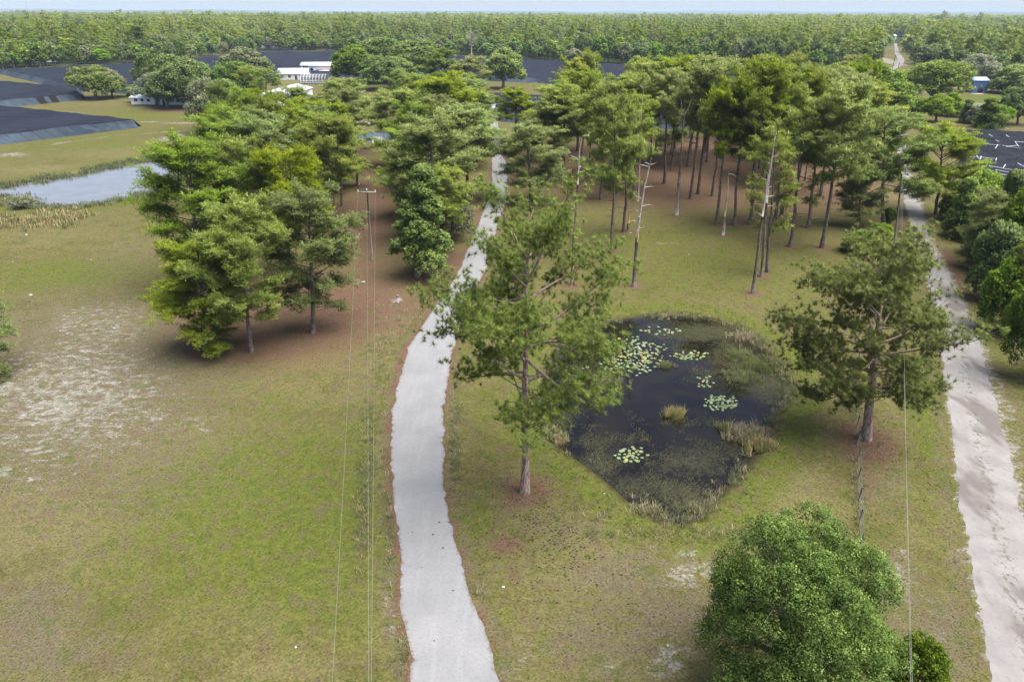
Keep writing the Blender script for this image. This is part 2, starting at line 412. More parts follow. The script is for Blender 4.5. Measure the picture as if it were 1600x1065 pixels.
# ------------------------------------------------------------------ ground masks (what grows or lies where)
# (channel, cx, cy, rx, ry, amplitude) in photo pixels, laid on the ground as soft patches
LUSH, STRAW, SAND, DRY, BROWN, OLIVE = range(6)
BL = [
 (SAND,110,610,190,110,.75),(SAND,170,510,90,60,.62),(LUSH,400,790,190,120,1.15),(LUSH,480,900,120,90,.8),(SAND,60,740,90,50,.5),(SAND,300,660,80,30,.5),(SAND,1100,905,110,50,.45),(SAND,1060,1010,80,60,.45),(SAND,1430,920,60,90,.42),(SAND,830,1030,70,50,.4),(SAND,90,370,100,24,.35),(SAND,150,235,150,12,.4),
 (BROWN,120,580,240,150,1.05),(BROWN,60,1010,160,60,.8),(BROWN,330,560,130,60,.6),(BROWN,970,1000,180,80,.6),(BROWN,40,700,130,60,.55),(DRY,240,690,220,60,.6),(DRY,130,820,170,60,.7),(DRY,520,560,100,60,.5),(STRAW,560,450,110,60,.5),(STRAW,610,500,70,30,.45),(BROWN,560,380,90,90,.5),
 (LUSH,360,780,150,95,.85),(LUSH,480,720,90,60,.8),(LUSH,470,880,110,90,.75),(LUSH,250,900,140,70,.55),(LUSH,110,425,130,22,.95),(LUSH,60,445,80,18,.7),
 (LUSH,560,700,30,90,.7),(LUSH,1100,420,200,50,.55),(LUSH,1000,380,150,50,.5),(LUSH,1250,470,60,60,.5),(LUSH,1440,640,30,110,.9),(LUSH,1445,780,35,60,.5),
 (LUSH,760,640,50,60,.5),(LUSH,740,820,40,60,.75),(LUSH,590,240,40,10,.9),(LUSH,230,180,80,12,.8),(LUSH,100,205,160,14,.6),(LUSH,150,225,150,16,.6),(LUSH,1545,155,60,10,.9),
 (LUSH,1100,203,220,10,1.0),(LUSH,1560,560,16,80,.7),(LUSH,1240,650,25,60,.9),(LUSH,1430,300,8,40,.5),(LUSH,930,300,70,40,.6),(LUSH,820,230,30,30,.6),(LUSH,1455,330,8,50,.8),
 (LUSH,850,760,90,30,.3),(LUSH,1080,840,120,22,.9),(LUSH,540,960,60,60,.7),(LUSH,1330,440,40,60,.4),
 (STRAW,440,490,130,55,1.3),(STRAW,570,340,80,60,.8),(STRAW,560,470,100,60,.75),(STRAW,1100,275,240,36,1.2),(STRAW,385,520,80,40,.7),(STRAW,520,470,60,40,.9),(STRAW,590,330,60,40,.75),(STRAW,590,262,45,12,1.0),(STRAW,600,290,50,14,.9),(STRAW,690,430,45,45,1.15),(STRAW,640,480,50,24,.6),
 (STRAW,590,420,60,40,.55),(STRAW,1090,265,170,30,1.15),(STRAW,1150,235,230,22,1.1),(STRAW,940,245,70,14,.9),(STRAW,1290,290,60,26,1.1),(STRAW,1230,320,90,18,.7),(STRAW,1340,300,30,30,.8),(STRAW,1170,345,50,10,.7),
 (STRAW,820,770,30,14,1.0),(STRAW,1355,695,42,26,1.1),(STRAW,1350,750,25,30,.5),(STRAW,790,850,25,14,.9),(STRAW,800,900,20,8,.5),(STRAW,540,240,50,10,.8),(STRAW,740,320,30,30,.5),
 (STRAW,285,172,50,4,1.0),(STRAW,1490,420,18,90,.7),(STRAW,520,110,20,5,1),(STRAW,725,240,25,40,.5),(STRAW,800,330,40,40,.3),(STRAW,1400,340,20,40,.5),(STRAW,1010,210,90,6,.5),
 (BROWN,260,540,160,50,.9),(BROWN,150,560,120,50,.6),(BROWN,60,530,70,40,.6),(BROWN,200,400,90,60,.45),(BROWN,60,340,110,18,.5),(BROWN,330,440,60,60,.7),(BROWN,50,960,90,70,.9),(BROWN,980,900,110,50,.8),
 (BROWN,1060,960,100,50,.9),(BROWN,920,1010,110,50,.7),(BROWN,1470,1000,60,90,.9),(BROWN,1400,900,40,60,.8),(BROWN,590,480,60,60,.6),(BROWN,560,600,40,80,.45),(BROWN,610,900,16,140,.6),
 (BROWN,1500,470,16,60,.9),(BROWN,870,830,100,40,.5),(BROWN,740,940,40,60,.4),(BROWN,230,640,120,40,.5),(BROWN,1380,760,60,60,.5),(BROWN,1440,960,70,60,.6),(BROWN,1580,620,30,90,.5),
 (SAND,85,640,70,28,1.05),(SAND,60,700,80,20,.7),(SAND,215,650,60,16,.75),(SAND,120,500,70,40,.6),(SAND,130,550,70,22,.7),(SAND,10,605,18,14,1.1),(SAND,180,600,90,14,.5),(SAND,0,735,25,10,.9),
 (SAND,330,480,40,14,.3),(SAND,200,380,70,24,.4),(SAND,190,430,30,20,.4),(SAND,1065,900,34,20,.85),(SAND,1110,885,50,14,.8),(SAND,1015,855,25,6,.8),(SAND,1075,862,18,4,1.0),(SAND,1062,890,8,20,1.0),
 (SAND,1050,1030,30,30,.95),(SAND,1040,1050,50,40,.6),(SAND,830,1010,40,40,.5),(SAND,610,945,12,50,.8),(SAND,596,845,8,12,1.0),(SAND,950,1040,50,20,.5),(SAND,1405,890,28,50,.65),(SAND,1470,1000,26,20,.6),(SAND,1500,870,14,30,.5),
 (SAND,95,178,28,3,1.3),(SAND,75,175,28,3,.9),(SAND,275,213,18,5,1.2),(SAND,250,219,14,4,1.0),(SAND,20,242,30,4,.9),(SAND,530,435,25,8,.7),(SAND,555,440,12,8,.7),(SAND,45,508,20,6,.3),
 (SAND,548,515,14,14,.4),(SAND,575,560,10,40,.4),(SAND,1575,640,14,60,.6),(SAND,1560,600,12,50,.7),(SAND,1590,700,12,40,.7),(SAND,1520,550,12,22,.6),(SAND,1385,95,14,12,1.4),(SAND,1390,112,18,5,.8),(SAND,1380,108,14,3,1),
 (SAND,1505,138,30,3,1.0),(SAND,1575,139,30,2.5,1.2),(SAND,1530,163,14,4,.9),(SAND,1465,152,12,5,.8),(SAND,510,122,16,4,.8),(SAND,1310,352,6,10,.4),(SAND,760,850,10,10,.2),(SAND,620,468,12,5,.8),
 (SAND,1040,380,40,2.2,.65),(SAND,1100,386,30,2.0,.5),(SAND,575,192,30,1.6,1.5),(SAND,600,190,40,1.4,1.5),(SAND,585,183,22,2.2,.9),
 (DRY,60,370,120,30,.5),(DRY,250,320,110,16,.3),(DRY,1240,770,60,50,.95),(LUSH,430,640,60,40,.5),(BROWN,700,980,30,60,.5),(BROWN,1150,780,60,30,.3),(DRY,880,900,70,30,.6),(LUSH,860,850,60,30,.5),(LUSH,780,960,40,50,.5),(DRY,1290,810,50,24,.8),(DRY,930,860,90,40,.6),(DRY,840,800,60,30,.5),(DRY,1430,820,50,80,.5),(DRY,640,560,20,60,.7),(DRY,710,690,8,60,.9),
 (DRY,590,700,12,60,.8),(DRY,60,800,80,70,.8),(DRY,130,860,70,60,.6),(DRY,200,700,120,40,.5),(DRY,450,610,110,40,.5),(DRY,620,500,50,40,.7),(DRY,100,265,110,8,.8),(DRY,200,240,90,14,.6),(DRY,1490,880,40,80,.5),
 (DRY,480,128,70,7,1.0),(DRY,850,350,70,60,.4),(DRY,1360,620,40,60,.3),(DRY,300,700,90,30,.3),(DRY,420,960,60,30,.5),(DRY,440,1040,110,30,.6),(DRY,1150,430,140,24,.35),(DRY,590,198,40,5,.9),(DRY,1390,300,20,30,.8),
 (OLIVE,300,330,120,30,.3),(OLIVE,330,640,200,60,.5),(OLIVE,1150,400,200,60,.6),(OLIVE,150,195,200,40,.5),(OLIVE,420,690,120,40,.4),
]
def blob_world(cx, cy, rx, ry):
    c = P(cx, cy)[:2]; ex = P(cx + rx, cy)[:2] - c
    y1 = P(cx, cy + ry)[:2]; y0 = P(cx, cy - ry)[:2]
    return c, np.linalg.norm(ex), abs(y0[1] - y1[1]) / 2
BW = [(ch,) + blob_world(cx, cy, rx, ry) + (am, cx, cy) for ch, cx, cy, rx, ry, am in BL]
PATHS = [([(0,243),(30,238),(90,224),(180,212),(290,204),(330,200)],1.1,.9),([(222,190),(262,192),(310,193)],1.3,1.1),([(160,176),(215,170),(260,166)],1.0,.8),([(0,218+26),(60,236),(110,228)],1.2,.6)]
TREEBASES = []   # filled by the tree tables before the ground is made

FIELD_FAR = None
def masks(pts):
    n = len(pts); A = np.zeros((n, 8))
    for ch, c, sx, sy, am, px, py in BW:
        k = np.nonzero((np.abs(pts[:, 0] - c[0]) < 2.6 * sx) & (np.abs(pts[:, 1] - c[1]) < 2.6 * sy + 1))[0]
        if len(k) == 0: continue
        # patches run along the sight line in the photograph, so tilt them with it
        sh = c[0] / max(c[1], 1.0) * 0.6
        dx = pts[k, 0] - c[0] - sh * (pts[k, 1] - c[1]); dy = pts[k, 1] - c[1]
        A[k, ch] = np.maximum(A[k, ch], am * np.exp(-0.5 * ((dx / sx) ** 2 + (dy / sy) ** 2) * 1.6))
    for pl, w, am in PATHS:
        q = np.array([P(*a)[:2] for a in pl])
        dd = np.full(n, 1e9)
        for i in range(len(q) - 1):
            e = q[i + 1] - q[i]; ww = pts - q[i]; t_ = np.clip((ww @ e) / (e @ e), 0, 1)
            dd = np.minimum(dd, np.hypot(ww[:, 0] - t_ * e[0], ww[:, 1] - t_ * e[1]))
        A[:, SAND] = np.maximum(A[:, SAND], am * np.exp(-(dd / w) ** 2))
    # pine straw that gathers round each trunk
    for bx, by, rr, am in TREEBASES:
        k = np.nonzero((np.abs(pts[:, 0] - bx) < 3 * rr) & (np.abs(pts[:, 1] - by) < 3 * rr))[0]
        if len(k): A[k, STRAW] = np.maximum(A[k, STRAW], am * np.exp(-(((pts[k, 0] - bx) ** 2 + (pts[k, 1] - by) ** 2) / rr ** 2)))
    dp = sd_box(pts, POND, 9); dl = sd_box(pts, LAKE, 9); ds = sd_box(pts, SMALL, 9); d = np.minimum(dp, np.minimum(dl, ds))
    ring = np.exp(-((dp - 2.0) / 1.9) ** 2)
    A[:, LUSH] = np.maximum(A[:, LUSH], 0.85 * ring)
    A[:, 6] = np.clip(1.0 - (d - 0.10) / 0.55, 0, 1)          # wet mud at the waterline
    A[:, LUSH] = np.maximum(A[:, LUSH], 0.7 * np.exp(-((dl - 4) / 3.5) ** 2))
    # road shoulders
    x1, h1 = road_dist(pts, drive_c, drive_w)
    e = np.abs(x1) - h1
    A[:, STRAW] = np.maximum(A[:, STRAW], np.where((e > -0.5) & (e < 0.32), np.where(x1 < 0, 0.95, 0.62), 0) * np.where(pts[:, 1] < 200, 1, 0.4))
    A[:, BROWN] = np.maximum(A[:, BROWN], 0.7 * np.exp(-((e - 0.5) / 0.6) ** 2))
    x2, h2 = road_dist(pts, sroad_c, sroad_w); e2 = np.abs(x2) - h2
    A[:, SAND] = np.maximum(A[:, SAND], np.where(e2 < 0, 1.0, np.exp(-(e2 / np.where(x2 > 0, 0.75, 0.30)) ** 2)) * 0.9)
    A[:, BROWN] = np.maximum(A[:, BROWN], 0.55 * np.exp(-((e2 - 0.9) / 0.8) ** 2))
    x3, h3 = road_dist(pts, froad_c, froad_w); e3 = np.abs(x3) - h3
    A[:, SAND] = np.maximum(A[:, SAND], np.exp(-(np.maximum(e3, 0) / 1.2) ** 2) * 0.8)
    # forest floor beyond the fields, its dark green includes painted shade between trees
    A[:, 7] = forest_mask(pts)
    return A, d

front_px = [(-400,118),(-80,112),(0,108),(115,102),(230,98),(400,80),(560,79),(780,89),(905,98),(1060,104),(1320,112),(1366,104),(1372,84),(1384,74),(1395,66),(1404,66),(1416,84),(1424,100),(1500,118),(1560,128),(1640,136),(1900,150)]
FRONT = np.array([P(x, y)[:2] for x, y in front_px])
def forest_mask(pts):
    # by bearing: beyond the front line there is forest
    az = np.arctan2(pts[:, 0], np.maximum(pts[:, 1], 1.0)); fa = np.arctan2(FRONT[:, 0], FRONT[:, 1]); fr = np.hypot(FRONT[:, 0], FRONT[:, 1])
    lim = np.interp(az, fa, fr); r = np.hypot(pts[:, 0], pts[:, 1])
    return np.clip((r - lim) / 6.0 + 0.5, 0, 1) * (pts[:, 1] > 20)

def ground_material(name, blades=False):
    t = NT(name)
    p = t.pos(1, 1, 0.0)
    A = t.n("ShaderNodeSeparateColor"); t.l(t.attr("ma").outputs['Color'], A.inputs[0]); aa = t.attr("ma").outputs['Alpha']
    B = t.n("ShaderNodeSeparateColor"); t.l(t.attr("mb").outputs['Color'], B.inputs[0]); ba = t.attr("mb").outputs['Alpha']
    big = t.noise(0.045, p, 3.0); med = t.noise(0.32, p, 4.0, 0.62); sm = t.noise(1.9, p, 4.0, 0.68); fine = t.noise(9.0, p, 4.0, 0.72)
    stre = t.noise(1.1, t.pos(0.75, 1.5, 0), 6.0, 0.75, 0.8)
    green = t.mix(t.step(med, 0.32, 0.68), (0.093, 0.093, 0.022), (0.122, 0.116, 0.029))
    tan = t.mix(t.step(sm, 0.35, 0.65), (0.123, 0.106, 0.037), (0.173, 0.150, 0.060))
    f = t.math('ADD', t.math('MULTIPLY', big, 0.45), t.math('ADD', t.math('MULTIPLY', med, 0.35), t.math('MULTIPLY', sm, 0.25)))
    c = t.mix(t.math('MULTIPLY', t.step(f, 0.41, 0.57), 0.85), green, tan)
    jit = t.math('ADD', t.math('MULTIPLY', t.math('SUBTRACT', med, 0.5), 0.7), t.math('ADD', t.math('MULTIPLY', t.math('SUBTRACT', sm, 0.5), 0.9), t.math('MULTIPLY', t.math('SUBTRACT', fine, 0.5), 0.5)))
    sj = t.math('ADD', t.math('MULTIPLY', t.math('SUBTRACT', stre, 0.5), 2.9), t.math('MULTIPLY', t.math('SUBTRACT', fine, 0.5), 1.3))
    def lay(c, mask, col, lo, hi, j=jit, amt=1.0):
        m_ = t.step(t.math('ADD', mask, t.math('MULTIPLY', j, t.math('MINIMUM', t.math('MULTIPLY', mask, 2.0), 1.0))), lo, hi)
        return t.mix(t.math('MULTIPLY', m_, amt), c, col)
    olive = t.mix(t.step(sm, 0.35, 0.65), (0.085, 0.086, 0.019), (0.116, 0.111, 0.026))
    c = lay(c, B.outputs[1], olive, 0.15, 0.75, amt=0.8)
    dry = t.mix(t.step(fine, 0.3, 0.7), (0.138, 0.121, 0.045), (0.213, 0.182, 0.078))
    c = lay(c, aa, dry, 0.15, 0.85, amt=0.85)
    lush = t.mix(t.step(sm, 0.33, 0.67), (0.081, 0.105, 0.014), (0.128, 0.145, 0.023))
    c = lay(c, A.outputs[0], lush, 0.15, 0.85, amt=0.9)
    brown = t.mix(t.step(fine, 0.35, 0.65), (0.092, 0.072, 0.048), (0.190, 0.152, 0.112))
    c = lay(c, B.outputs[0], brown, 0.2, 0.95, j=sj, amt=0.8)
    straw = t.mix(t.step(fine, 0.35, 0.65), (0.100, 0.050, 0.034), (0.200, 0.112, 0.080))
    c = lay(c, A.outputs[1], straw, 0.12, 0.70, amt=0.95)
    sand = t.mix(t.step(sm, 0.35, 0.65), (0.226, 0.202, 0.166), (0.351, 0.333, 0.295))
    c = lay(c, A.outputs[2], sand, 0.48, 0.98, j=sj)
    # blade-scale grain: gaps and thatch between the blades
    g = t.noise(22.0, p, 3.0, 0.75)
    c = t.mix(t.math('MULTIPLY', t.step(g, 0.50, 0.30), 0.22), c, (0.031, 0.029, 0.011))
    c = t.mix(t.math('MULTIPLY', t.step(g, 0.58, 0.75), 0.30), c, (0.226, 0.205, 0.090))
    pat = t.noise(0.75, p, 5.0, 0.68, 0.5); grain = t.noise(6.0, p, 5.0, 0.8)
    c = t.mix(t.math('MULTIPLY', t.step(pat, 0.50, 0.60), 0.60), c, (0.125, 0.094, 0.056))
    c = t.mix(t.math('MULTIPLY', t.step(pat, 0.46, 0.37), 0.55), c, (0.078, 0.098, 0.024))
    c = t.mix(t.math('MULTIPLY', t.step(grain, 0.50, 0.38), 0.70), c, (0.036, 0.038, 0.018))
    c = t.mix(t.math('MULTIPLY', t.step(grain, 0.54, 0.68), 0.45), c, (0.230, 0.200, 0.120))
    weeds = t.noise(1.1, p, 5.0, 0.7)
    c = t.mix(t.math('MULTIPLY', t.step(weeds, 0.55, 0.72), 0.20), c, (0.048, 0.067, 0.012))
    c = t.mix(t.math('MULTIPLY', B.outputs[2], 0.9), c, (0.034, 0.029, 0.013))
    fo2 = t.noise(0.004, p, 4.0, 0.6)
    fo = t.mix(t.step(t.noise(0.02, p, 4.0), 0.35, 0.65), (0.019, 0.031, 0.009), (0.032, 0.047, 0.012))  # woodland green kept dark so shade in the tree gaps is painted in
    fo = t.mix(t.step(fo2, 0.50, 0.60), fo, (0.120, 0.135, 0.045))
    c = t.mix(ba, c, fo)
    if blades:
        b = t.attr("tint").outputs['Fac']
        c = t.mix(1.0, c, t.mix(b, (0.90, 0.92, 0.82), (1.45, 1.42, 1.25)), 'MULTIPLY')
    if blades:
        d = t.n("ShaderNodeBsdfDiffuse"); t.l(c, d.inputs[0]); d.inputs['Normal'].default_value = (0, 0, 1)
        cx_ = t.n("ShaderNodeCombineXYZ"); cx_.inputs[2].default_value = 1.0; t.l(cx_.outputs[0], d.inputs['Normal'])
        t.l(d.outputs[0], t.out.inputs[0]); return t.m
    bs = t.bsdf(c, 0.95, 0.05, bump=t.math('ADD', t.math('MULTIPLY', fine, 0.6), sm), bstr=0.8, bdist=0.12)
    return t.m

# ------------------------------------------------------------------ tree makers
GA = 2.399963
def tufts(C, Rp, n, nb, bl, bw, mode, g, flat=0.70, up=0.25, lo=-0.35, leaf=False, basetint=None):
    """Needle or leaf bursts over domed puffs: C puff centres, Rp radii."""
    k = len(C); N = k * n
    c = np.repeat(C, n, 0); r = np.repeat(Rp, n)
    d = unit(g.normal(0, 1, (N, 3))); bad = d[:, 2] < lo; d[bad, 2] *= -1
    pos = c + d * (r * g.uniform(0.55, 1.05, N))[:, None] * np.array([1, 1, flat])
    tt = g.uniform(0, 0.6, k); tt = np.repeat(tt, n) + g.uniform(0, 0.4, N)
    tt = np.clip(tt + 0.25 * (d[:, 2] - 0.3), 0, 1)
    pos = np.repeat(pos, nb, 0); dd = np.repeat(d, nb, 0); T_ = np.repeat(tt, nb); N2 = N * nb
    bd = unit(dd * 0.9 + unit(g.normal(0, 1, (N2, 3))) * 0.95 + np.array([0, 0, up]))
    upv = unit(dd + np.array([0, 0, 0.6]) + g.normal(0, 0.35, (N2, 3)))
    s = unit(np.cross(bd, upv))
    NR = unit(dd * 0.75 + bd * 0.25 + np.array([0, 0, 0.45]) + g.normal(0, 0.13, (N2, 3)))
    L = bl * g.uniform(0.7, 1.2, N2)[:, None]; W = bw * g.uniform(0.8, 1.2, N2)[:, None]
    if leaf:
        a = pos - s * W * 0.5; b = pos + bd * L * 0.5 - 0 * s; c_ = pos + s * W * 0.5; e = pos - bd * L * 0.5
        V = np.stack([e, c_, b, a], 1).reshape(-1, 3); i = np.arange(N2) * 4
        T = np.concatenate([np.c_[i, i + 1, i + 2], np.c_[i, i + 2, i + 3]]); tint = np.repeat(T_, 4); NR = np.repeat(NR, 4, 0)
    elif mode == 'fan':   # narrow at the base, broad at the tip: several needles at a distance
        V = np.stack([pos, pos + bd * L + s * W, pos + bd * L - s * W], 1).reshape(-1, 3); i = np.arange(N2) * 3
        T = np.c_[i, i + 1, i + 2]; tint = np.repeat(T_, 3); NR = np.repeat(NR, 3, 0)
    else:
        V = np.stack([pos - s * W * 0.5, pos + s * W * 0.5, pos + bd * L], 1).reshape(-1, 3); i = np.arange(N2) * 3
        T = np.c_[i, i + 1, i + 2]; tint = np.repeat(T_, 3); NR = np.repeat(NR, 3, 0)
    return V, T, tint, NR

def bursts(C, Rr, n, bw, mode, g):
    """needle tufts: each one a burst of stiff needles round a twig end, leaning upwards"""
    k = len(C); N = k * n; c = np.repeat(C, n, 0); L = np.repeat(Rr, n)[:, None] * g.uniform(0.75, 1.15, (N, 1))
    d = unit(g.normal(0, 1, (N, 3)) * [1, 1, .8] + [0, 0, 0.38])
    up = unit(g.normal(0, 0.5, (N, 3)) + [0, 0, 1.0]); s = unit(np.cross(d, up)); W = bw * g.uniform(.8, 1.25, (N, 1))
    NR = unit(d * 0.8 + [0, 0, 0.55] + g.normal(0, 0.12, (N, 3)))
    if mode == 'fan': V = np.stack([c, c + d * L + s * W, c + d * L - s * W], 1)
    else: V = np.stack([c - s * W * .6, c + s * W * .6, c + d * L], 1)
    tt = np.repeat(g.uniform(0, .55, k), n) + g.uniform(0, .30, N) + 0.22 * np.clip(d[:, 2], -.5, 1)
    i = np.arange(N) * 3
    return V.reshape(-1, 3), np.c_[i, i + 1, i + 2], np.repeat(np.clip(tt, 0, 1), 3), np.repeat(NR, 3, 0)

def make_pine(seed, H, R, cs, nl, n_t, nb, bl, bw, mode='fan', shape='round', pr=(0.45, 0.85), bend=0.35, sub=1.5, dead=5, drop=0.0, rtrunk=None, puffk=1):
    g = np.random.default_rng(seed)
    r0 = rtrunk or H * 0.0125
    tz = np.linspace(0, 0.985 * H, 12)
    wx = np.cumsum(g.normal(0, bend * 0.3, 12)); wy = np.cumsum(g.normal(0, bend * 0.3, 12)); wx -= wx[0]; wy -= wy[0]
    tp = np.c_[wx, wy, tz]
    rad = r0 * (1 - tz / (H * 1.06)) ** 0.75; rad[0] *= 1.35
    tr = MB(); tr.tube(tp, rad, 8, False)
    at = lambda z: np.array([np.interp(z, tz, wx), np.interp(z, tz, wy), z])
    C = []; PR = []
    for i in range(nl):
        u = (i + 0.5) / nl; z = H * (cs + (0.985 - cs) * u ** 0.92)
        if shape == 'round': prof = math.sqrt(max(0.03, 1 - ((u - 0.42) / 0.62) ** 2)) if u > 0.42 else 0.62 + 0.38 * u / 0.42
        elif shape == 'umbrella': prof = math.sqrt(max(0.10, 1 - ((u - 0.35) / 0.76) ** 2)) if u > 0.35 else 0.80 + 0.2 * u / 0.35
        elif shape == 'cone': prof = 1.0 - 0.86 * u
        else: prof = (0.95 - 0.25 * abs(u - 0.4)) if u < 0.8 else 0.95 - 1.6 * (u - 0.75)
        if g.uniform() < drop: continue
        L = max(0.5, R * prof * g.uniform(0.50, 1.10)); az = i * GA + g.normal(0, 0.45)
        el = math.radians(-4 + 52 * u ** 1.2 + g.normal(0, 19)) if shape != 'cone' else math.radians(-12 + 40 * u + g.normal(0, 8))
        p0 = at(z); s = np.linspace(0, 1, 6); dirh = np.array([math.cos(az), math.sin(az), 0])
        side = np.array([-dirh[1], dirh[0], 0]) * g.normal(0, 0.12)
        pts = p0 + s[:, None] * L * (dirh * math.cos(el) + np.array([0, 0, math.sin(el)])) + (s ** 2)[:, None] * L * (side * 2 + np.array([0, 0, g.uniform(-0.10, 0.30)])) + g.normal(0, 0.05 * L / 3, (6, 3)) * s[:, None]
        lr = 0.022 + 0.017 * L
        tr.tube(pts, lr * (1 - 0.8 * s), 5, False)
        ns = max(1, int(L * sub + g.uniform()))
        for j in range(ns + 1):
            q = 1.0 if j == ns else g.uniform(0.30, 1.0) ** 0.75; o = np.array([np.interp(q, s, pts[:, a]) for a in range(3)])
            a2 = az + (g.choice([-1, 1]) * math.radians(g.uniform(25, 80)) if j < ns else g.normal(0, .2)); l2 = g.uniform(0.55, 1.25) * (0.62 + 0.20 * L)
            e = o + l2 * np.array([math.cos(a2), math.sin(a2), g.uniform(-0.30, 1.05)])
            tr.tube([o, (o + e) / 2 + [0, 0, 0.05], e], [0.026, 0.018, 0.008], 3, False)
            nt = max(3, int(2.3 * l2 / puffk * g.uniform(.8, 1.25))); sw = 0.16 + 0.10 * l2
            for q2 in np.linspace(0.22, 1.08, nt):
                C.append(o + (e - o) * q2 + g.normal(0, sw, 3) * [1, 1, .8] + [0, 0, 0.08 + .16 * math.sin(min(q2, 1) * 3.1)]); PR.append(g.uniform(*pr))
    C.append(at(H * 0.985)); PR.append(pr[1])
    for i in range(dead):
        z = H * cs * g.uniform(0.55, 1.0); az = g.uniform(0, 6.28); L = g.uniform(0.5, 2.2)
        p0 = at(z); tr.tube([p0, p0 + L * 0.5 * np.array([math.cos(az), math.sin(az), 0.1]), p0 + L * np.array([math.cos(az + .2), math.sin(az + .2), 0.0])], [0.05, 0.035, 0.012], 4, False)
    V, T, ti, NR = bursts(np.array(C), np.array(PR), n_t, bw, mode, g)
    return tr, (V, T, ti, NR), H, R

def make_oak(seed, H, R, lobes, puffs, leaves, ls, pr=0.55, low=0.12, cone=False, flat=0.85, rough=False):
    g = np.random.default_rng(seed); tr = MB()
    r0 = 0.03 * H if not cone else 0.018 * H
    top = H * 0.6
    tr.tube([(0, 0, 0), (0.05, 0.05, H * 0.12), (0.1, 0, H * 0.3), (0.0, 0.1, top)], [r0 * 1.4, r0, r0 * 0.8, r0 * 0.35], 8, False)
    C = []; PR = []
    for i in range(lobes):
        u = (i + 0.5) / lobes
        if cone:
            z = H * (low + (0.93 - low) * u); rr = R * (1 - u) ** 0.75 * 0.62; az = i * GA; rl = R * 0.55 * (1.12 - 0.75 * u)
        else:
            z = H * (low + 0.20 + 0.50 * u) ; rr = R * 0.62 * math.sqrt(max(0.0, 1 - (0.9 * u) ** 2)); az = i * GA + g.normal(0, 0.2); rl = R * g.uniform(0.36, 0.50)
        if i == lobes - 1: rr = R * 0.05
        if rough: rl = R * g.uniform(0.20, 0.40); rr *= g.uniform(0.75, 1.35); z += g.normal(0, 0.5)
        z = min(z, H - rl * flat)
        c = np.array([rr * math.cos(az), rr * math.sin(az), max(z, low * H + rl * 0.55)])
        m_ = np.array([c[0] * 0.4, c[1] * 0.4, H * 0.22 + 0.25 * c[2]])
        tr.tube([(0, 0, H * 0.16), m_, c], [r0 * 0.5, r0 * 0.32, r0 * 0.10], 5, False)
        d = unit(g.normal(0, 1, (puffs, 3))); d[d[:, 2] < -0.55, 2] *= -1
        rad = rl * (g.uniform(0.72, 1.0, puffs) + 0.0)
        # bumpy outline
        C.append(c + d * rad[:, None] * np.array([1, 1, flat])); PR.append(np.full(puffs, pr) * g.uniform(0.7, 1.25, puffs))
        for j in range(3):
            e = c + d[j] * rl * 0.8; tr.tube([c * 0.7 + m_ * 0.3, (c + e) / 2, e], [r0 * 0.12, r0 * 0.08, 0.015], 3, False)
    C = np.concatenate(C); PR = np.concatenate(PR)
    V, T, ti, NR = tufts(C, PR, leaves, 1, ls, ls * 0.62, 'leaf', g, flat=0.8, up=0.1, lo=-0.9, leaf=True)
    return tr, (V, T, ti, NR), H, R

VAR = {}
def register(key, res, bark, leaf):
    tr, (V, T, ti, NR), H, R = res
    H = np.percentile(V[:, 2], 98.0); R = np.percentile(np.hypot(V[:, 0], V[:, 1]), 96)
    VAR[key] = (tr.mesh(key + "_trunk", bark, True), mesh_from(key + "_crown", V, T, leaf, tint=ti, nrm=NR), H, R, key)

# hero trees seen close
register('pine_hero', make_pine(21, 22, 7.6, 0.40, 42, 30, 0, 0, 0.045, 'spike', 'umbrella', (0.34, 0.46), 0.14, 2.3, 4, 0.0, 0.40, 0.42), M['bark_hero'], M['needle'])
register('pine_wide', make_pine(33, 17.5, 7.2, 0.22, 50, 30, 0, 0, 0.045, 'spike', 'round', (0.34, 0.46), 0.25, 2.6, 2, 0.0, 0.46, 0.38), M['bark_hero'], M['needle_dark'])
register('oak_hero', make_oak(5, 12.5, 5.6, 30, 62, 92, 0.105, 0.46, 0.04, rough=True), M['bark_oak'], M['oak_hero'])
# middle distance
register('pine_a', make_pine(41, 20, 5.2, 0.26, 46, 17, 0, 0, 0.046, 'fan', 'round', (0.44, 0.62), 0.28, 2.3, 6, 0.08, None, 0.44), M['bark'], M['needle'])
register('pine_b', make_pine(42, 20, 4.2, 0.12, 58, 17, 0, 0, 0.046, 'fan', 'full', (0.44, 0.62), 0.28, 2.6, 3, 0.05, None, 0.44), M['bark'], M['needle'])
register('pine_c', make_pine(43, 21, 4.6, 0.45, 36, 17, 0, 0, 0.046, 'fan', 'umbrella', (0.44, 0.62), 0.28, 2.6, 8, 0.05, None, 0.44), M['bark'], M['needle'])
register('pine_d', make_pine(44, 21, 4.0, 0.52, 30, 17, 0, 0, 0.046, 'fan', 'round', (0.44, 0.62), 0.28, 2.6, 8, 0.05, None, 0.44), M['bark'], M['needle'])
register('pine_e', make_pine(45, 20, 3.6, 0.58, 26, 17, 0, 0, 0.046, 'fan', 'umbrella', (0.44, 0.62), 0.28, 2.6, 9, 0.10, None, 0.44), M['bark'], M['needle'])
register('pine_s', make_pine(46, 20, 3.8, 0.28, 30, 17, 0, 0, 0.046, 'fan', 'round', (0.44, 0.62), 0.28, 1.7, 12, 0.20, None, 0.44), M['bark'], M['needle'])
register('pine_f', make_pine(47, 19, 5.0, 0.38, 38, 17, 0, 0, 0.046, 'fan', 'umbrella', (0.44, 0.62), 0.28, 2.5, 6, 0.12, None, 0.44), M['bark'], M['needle'])
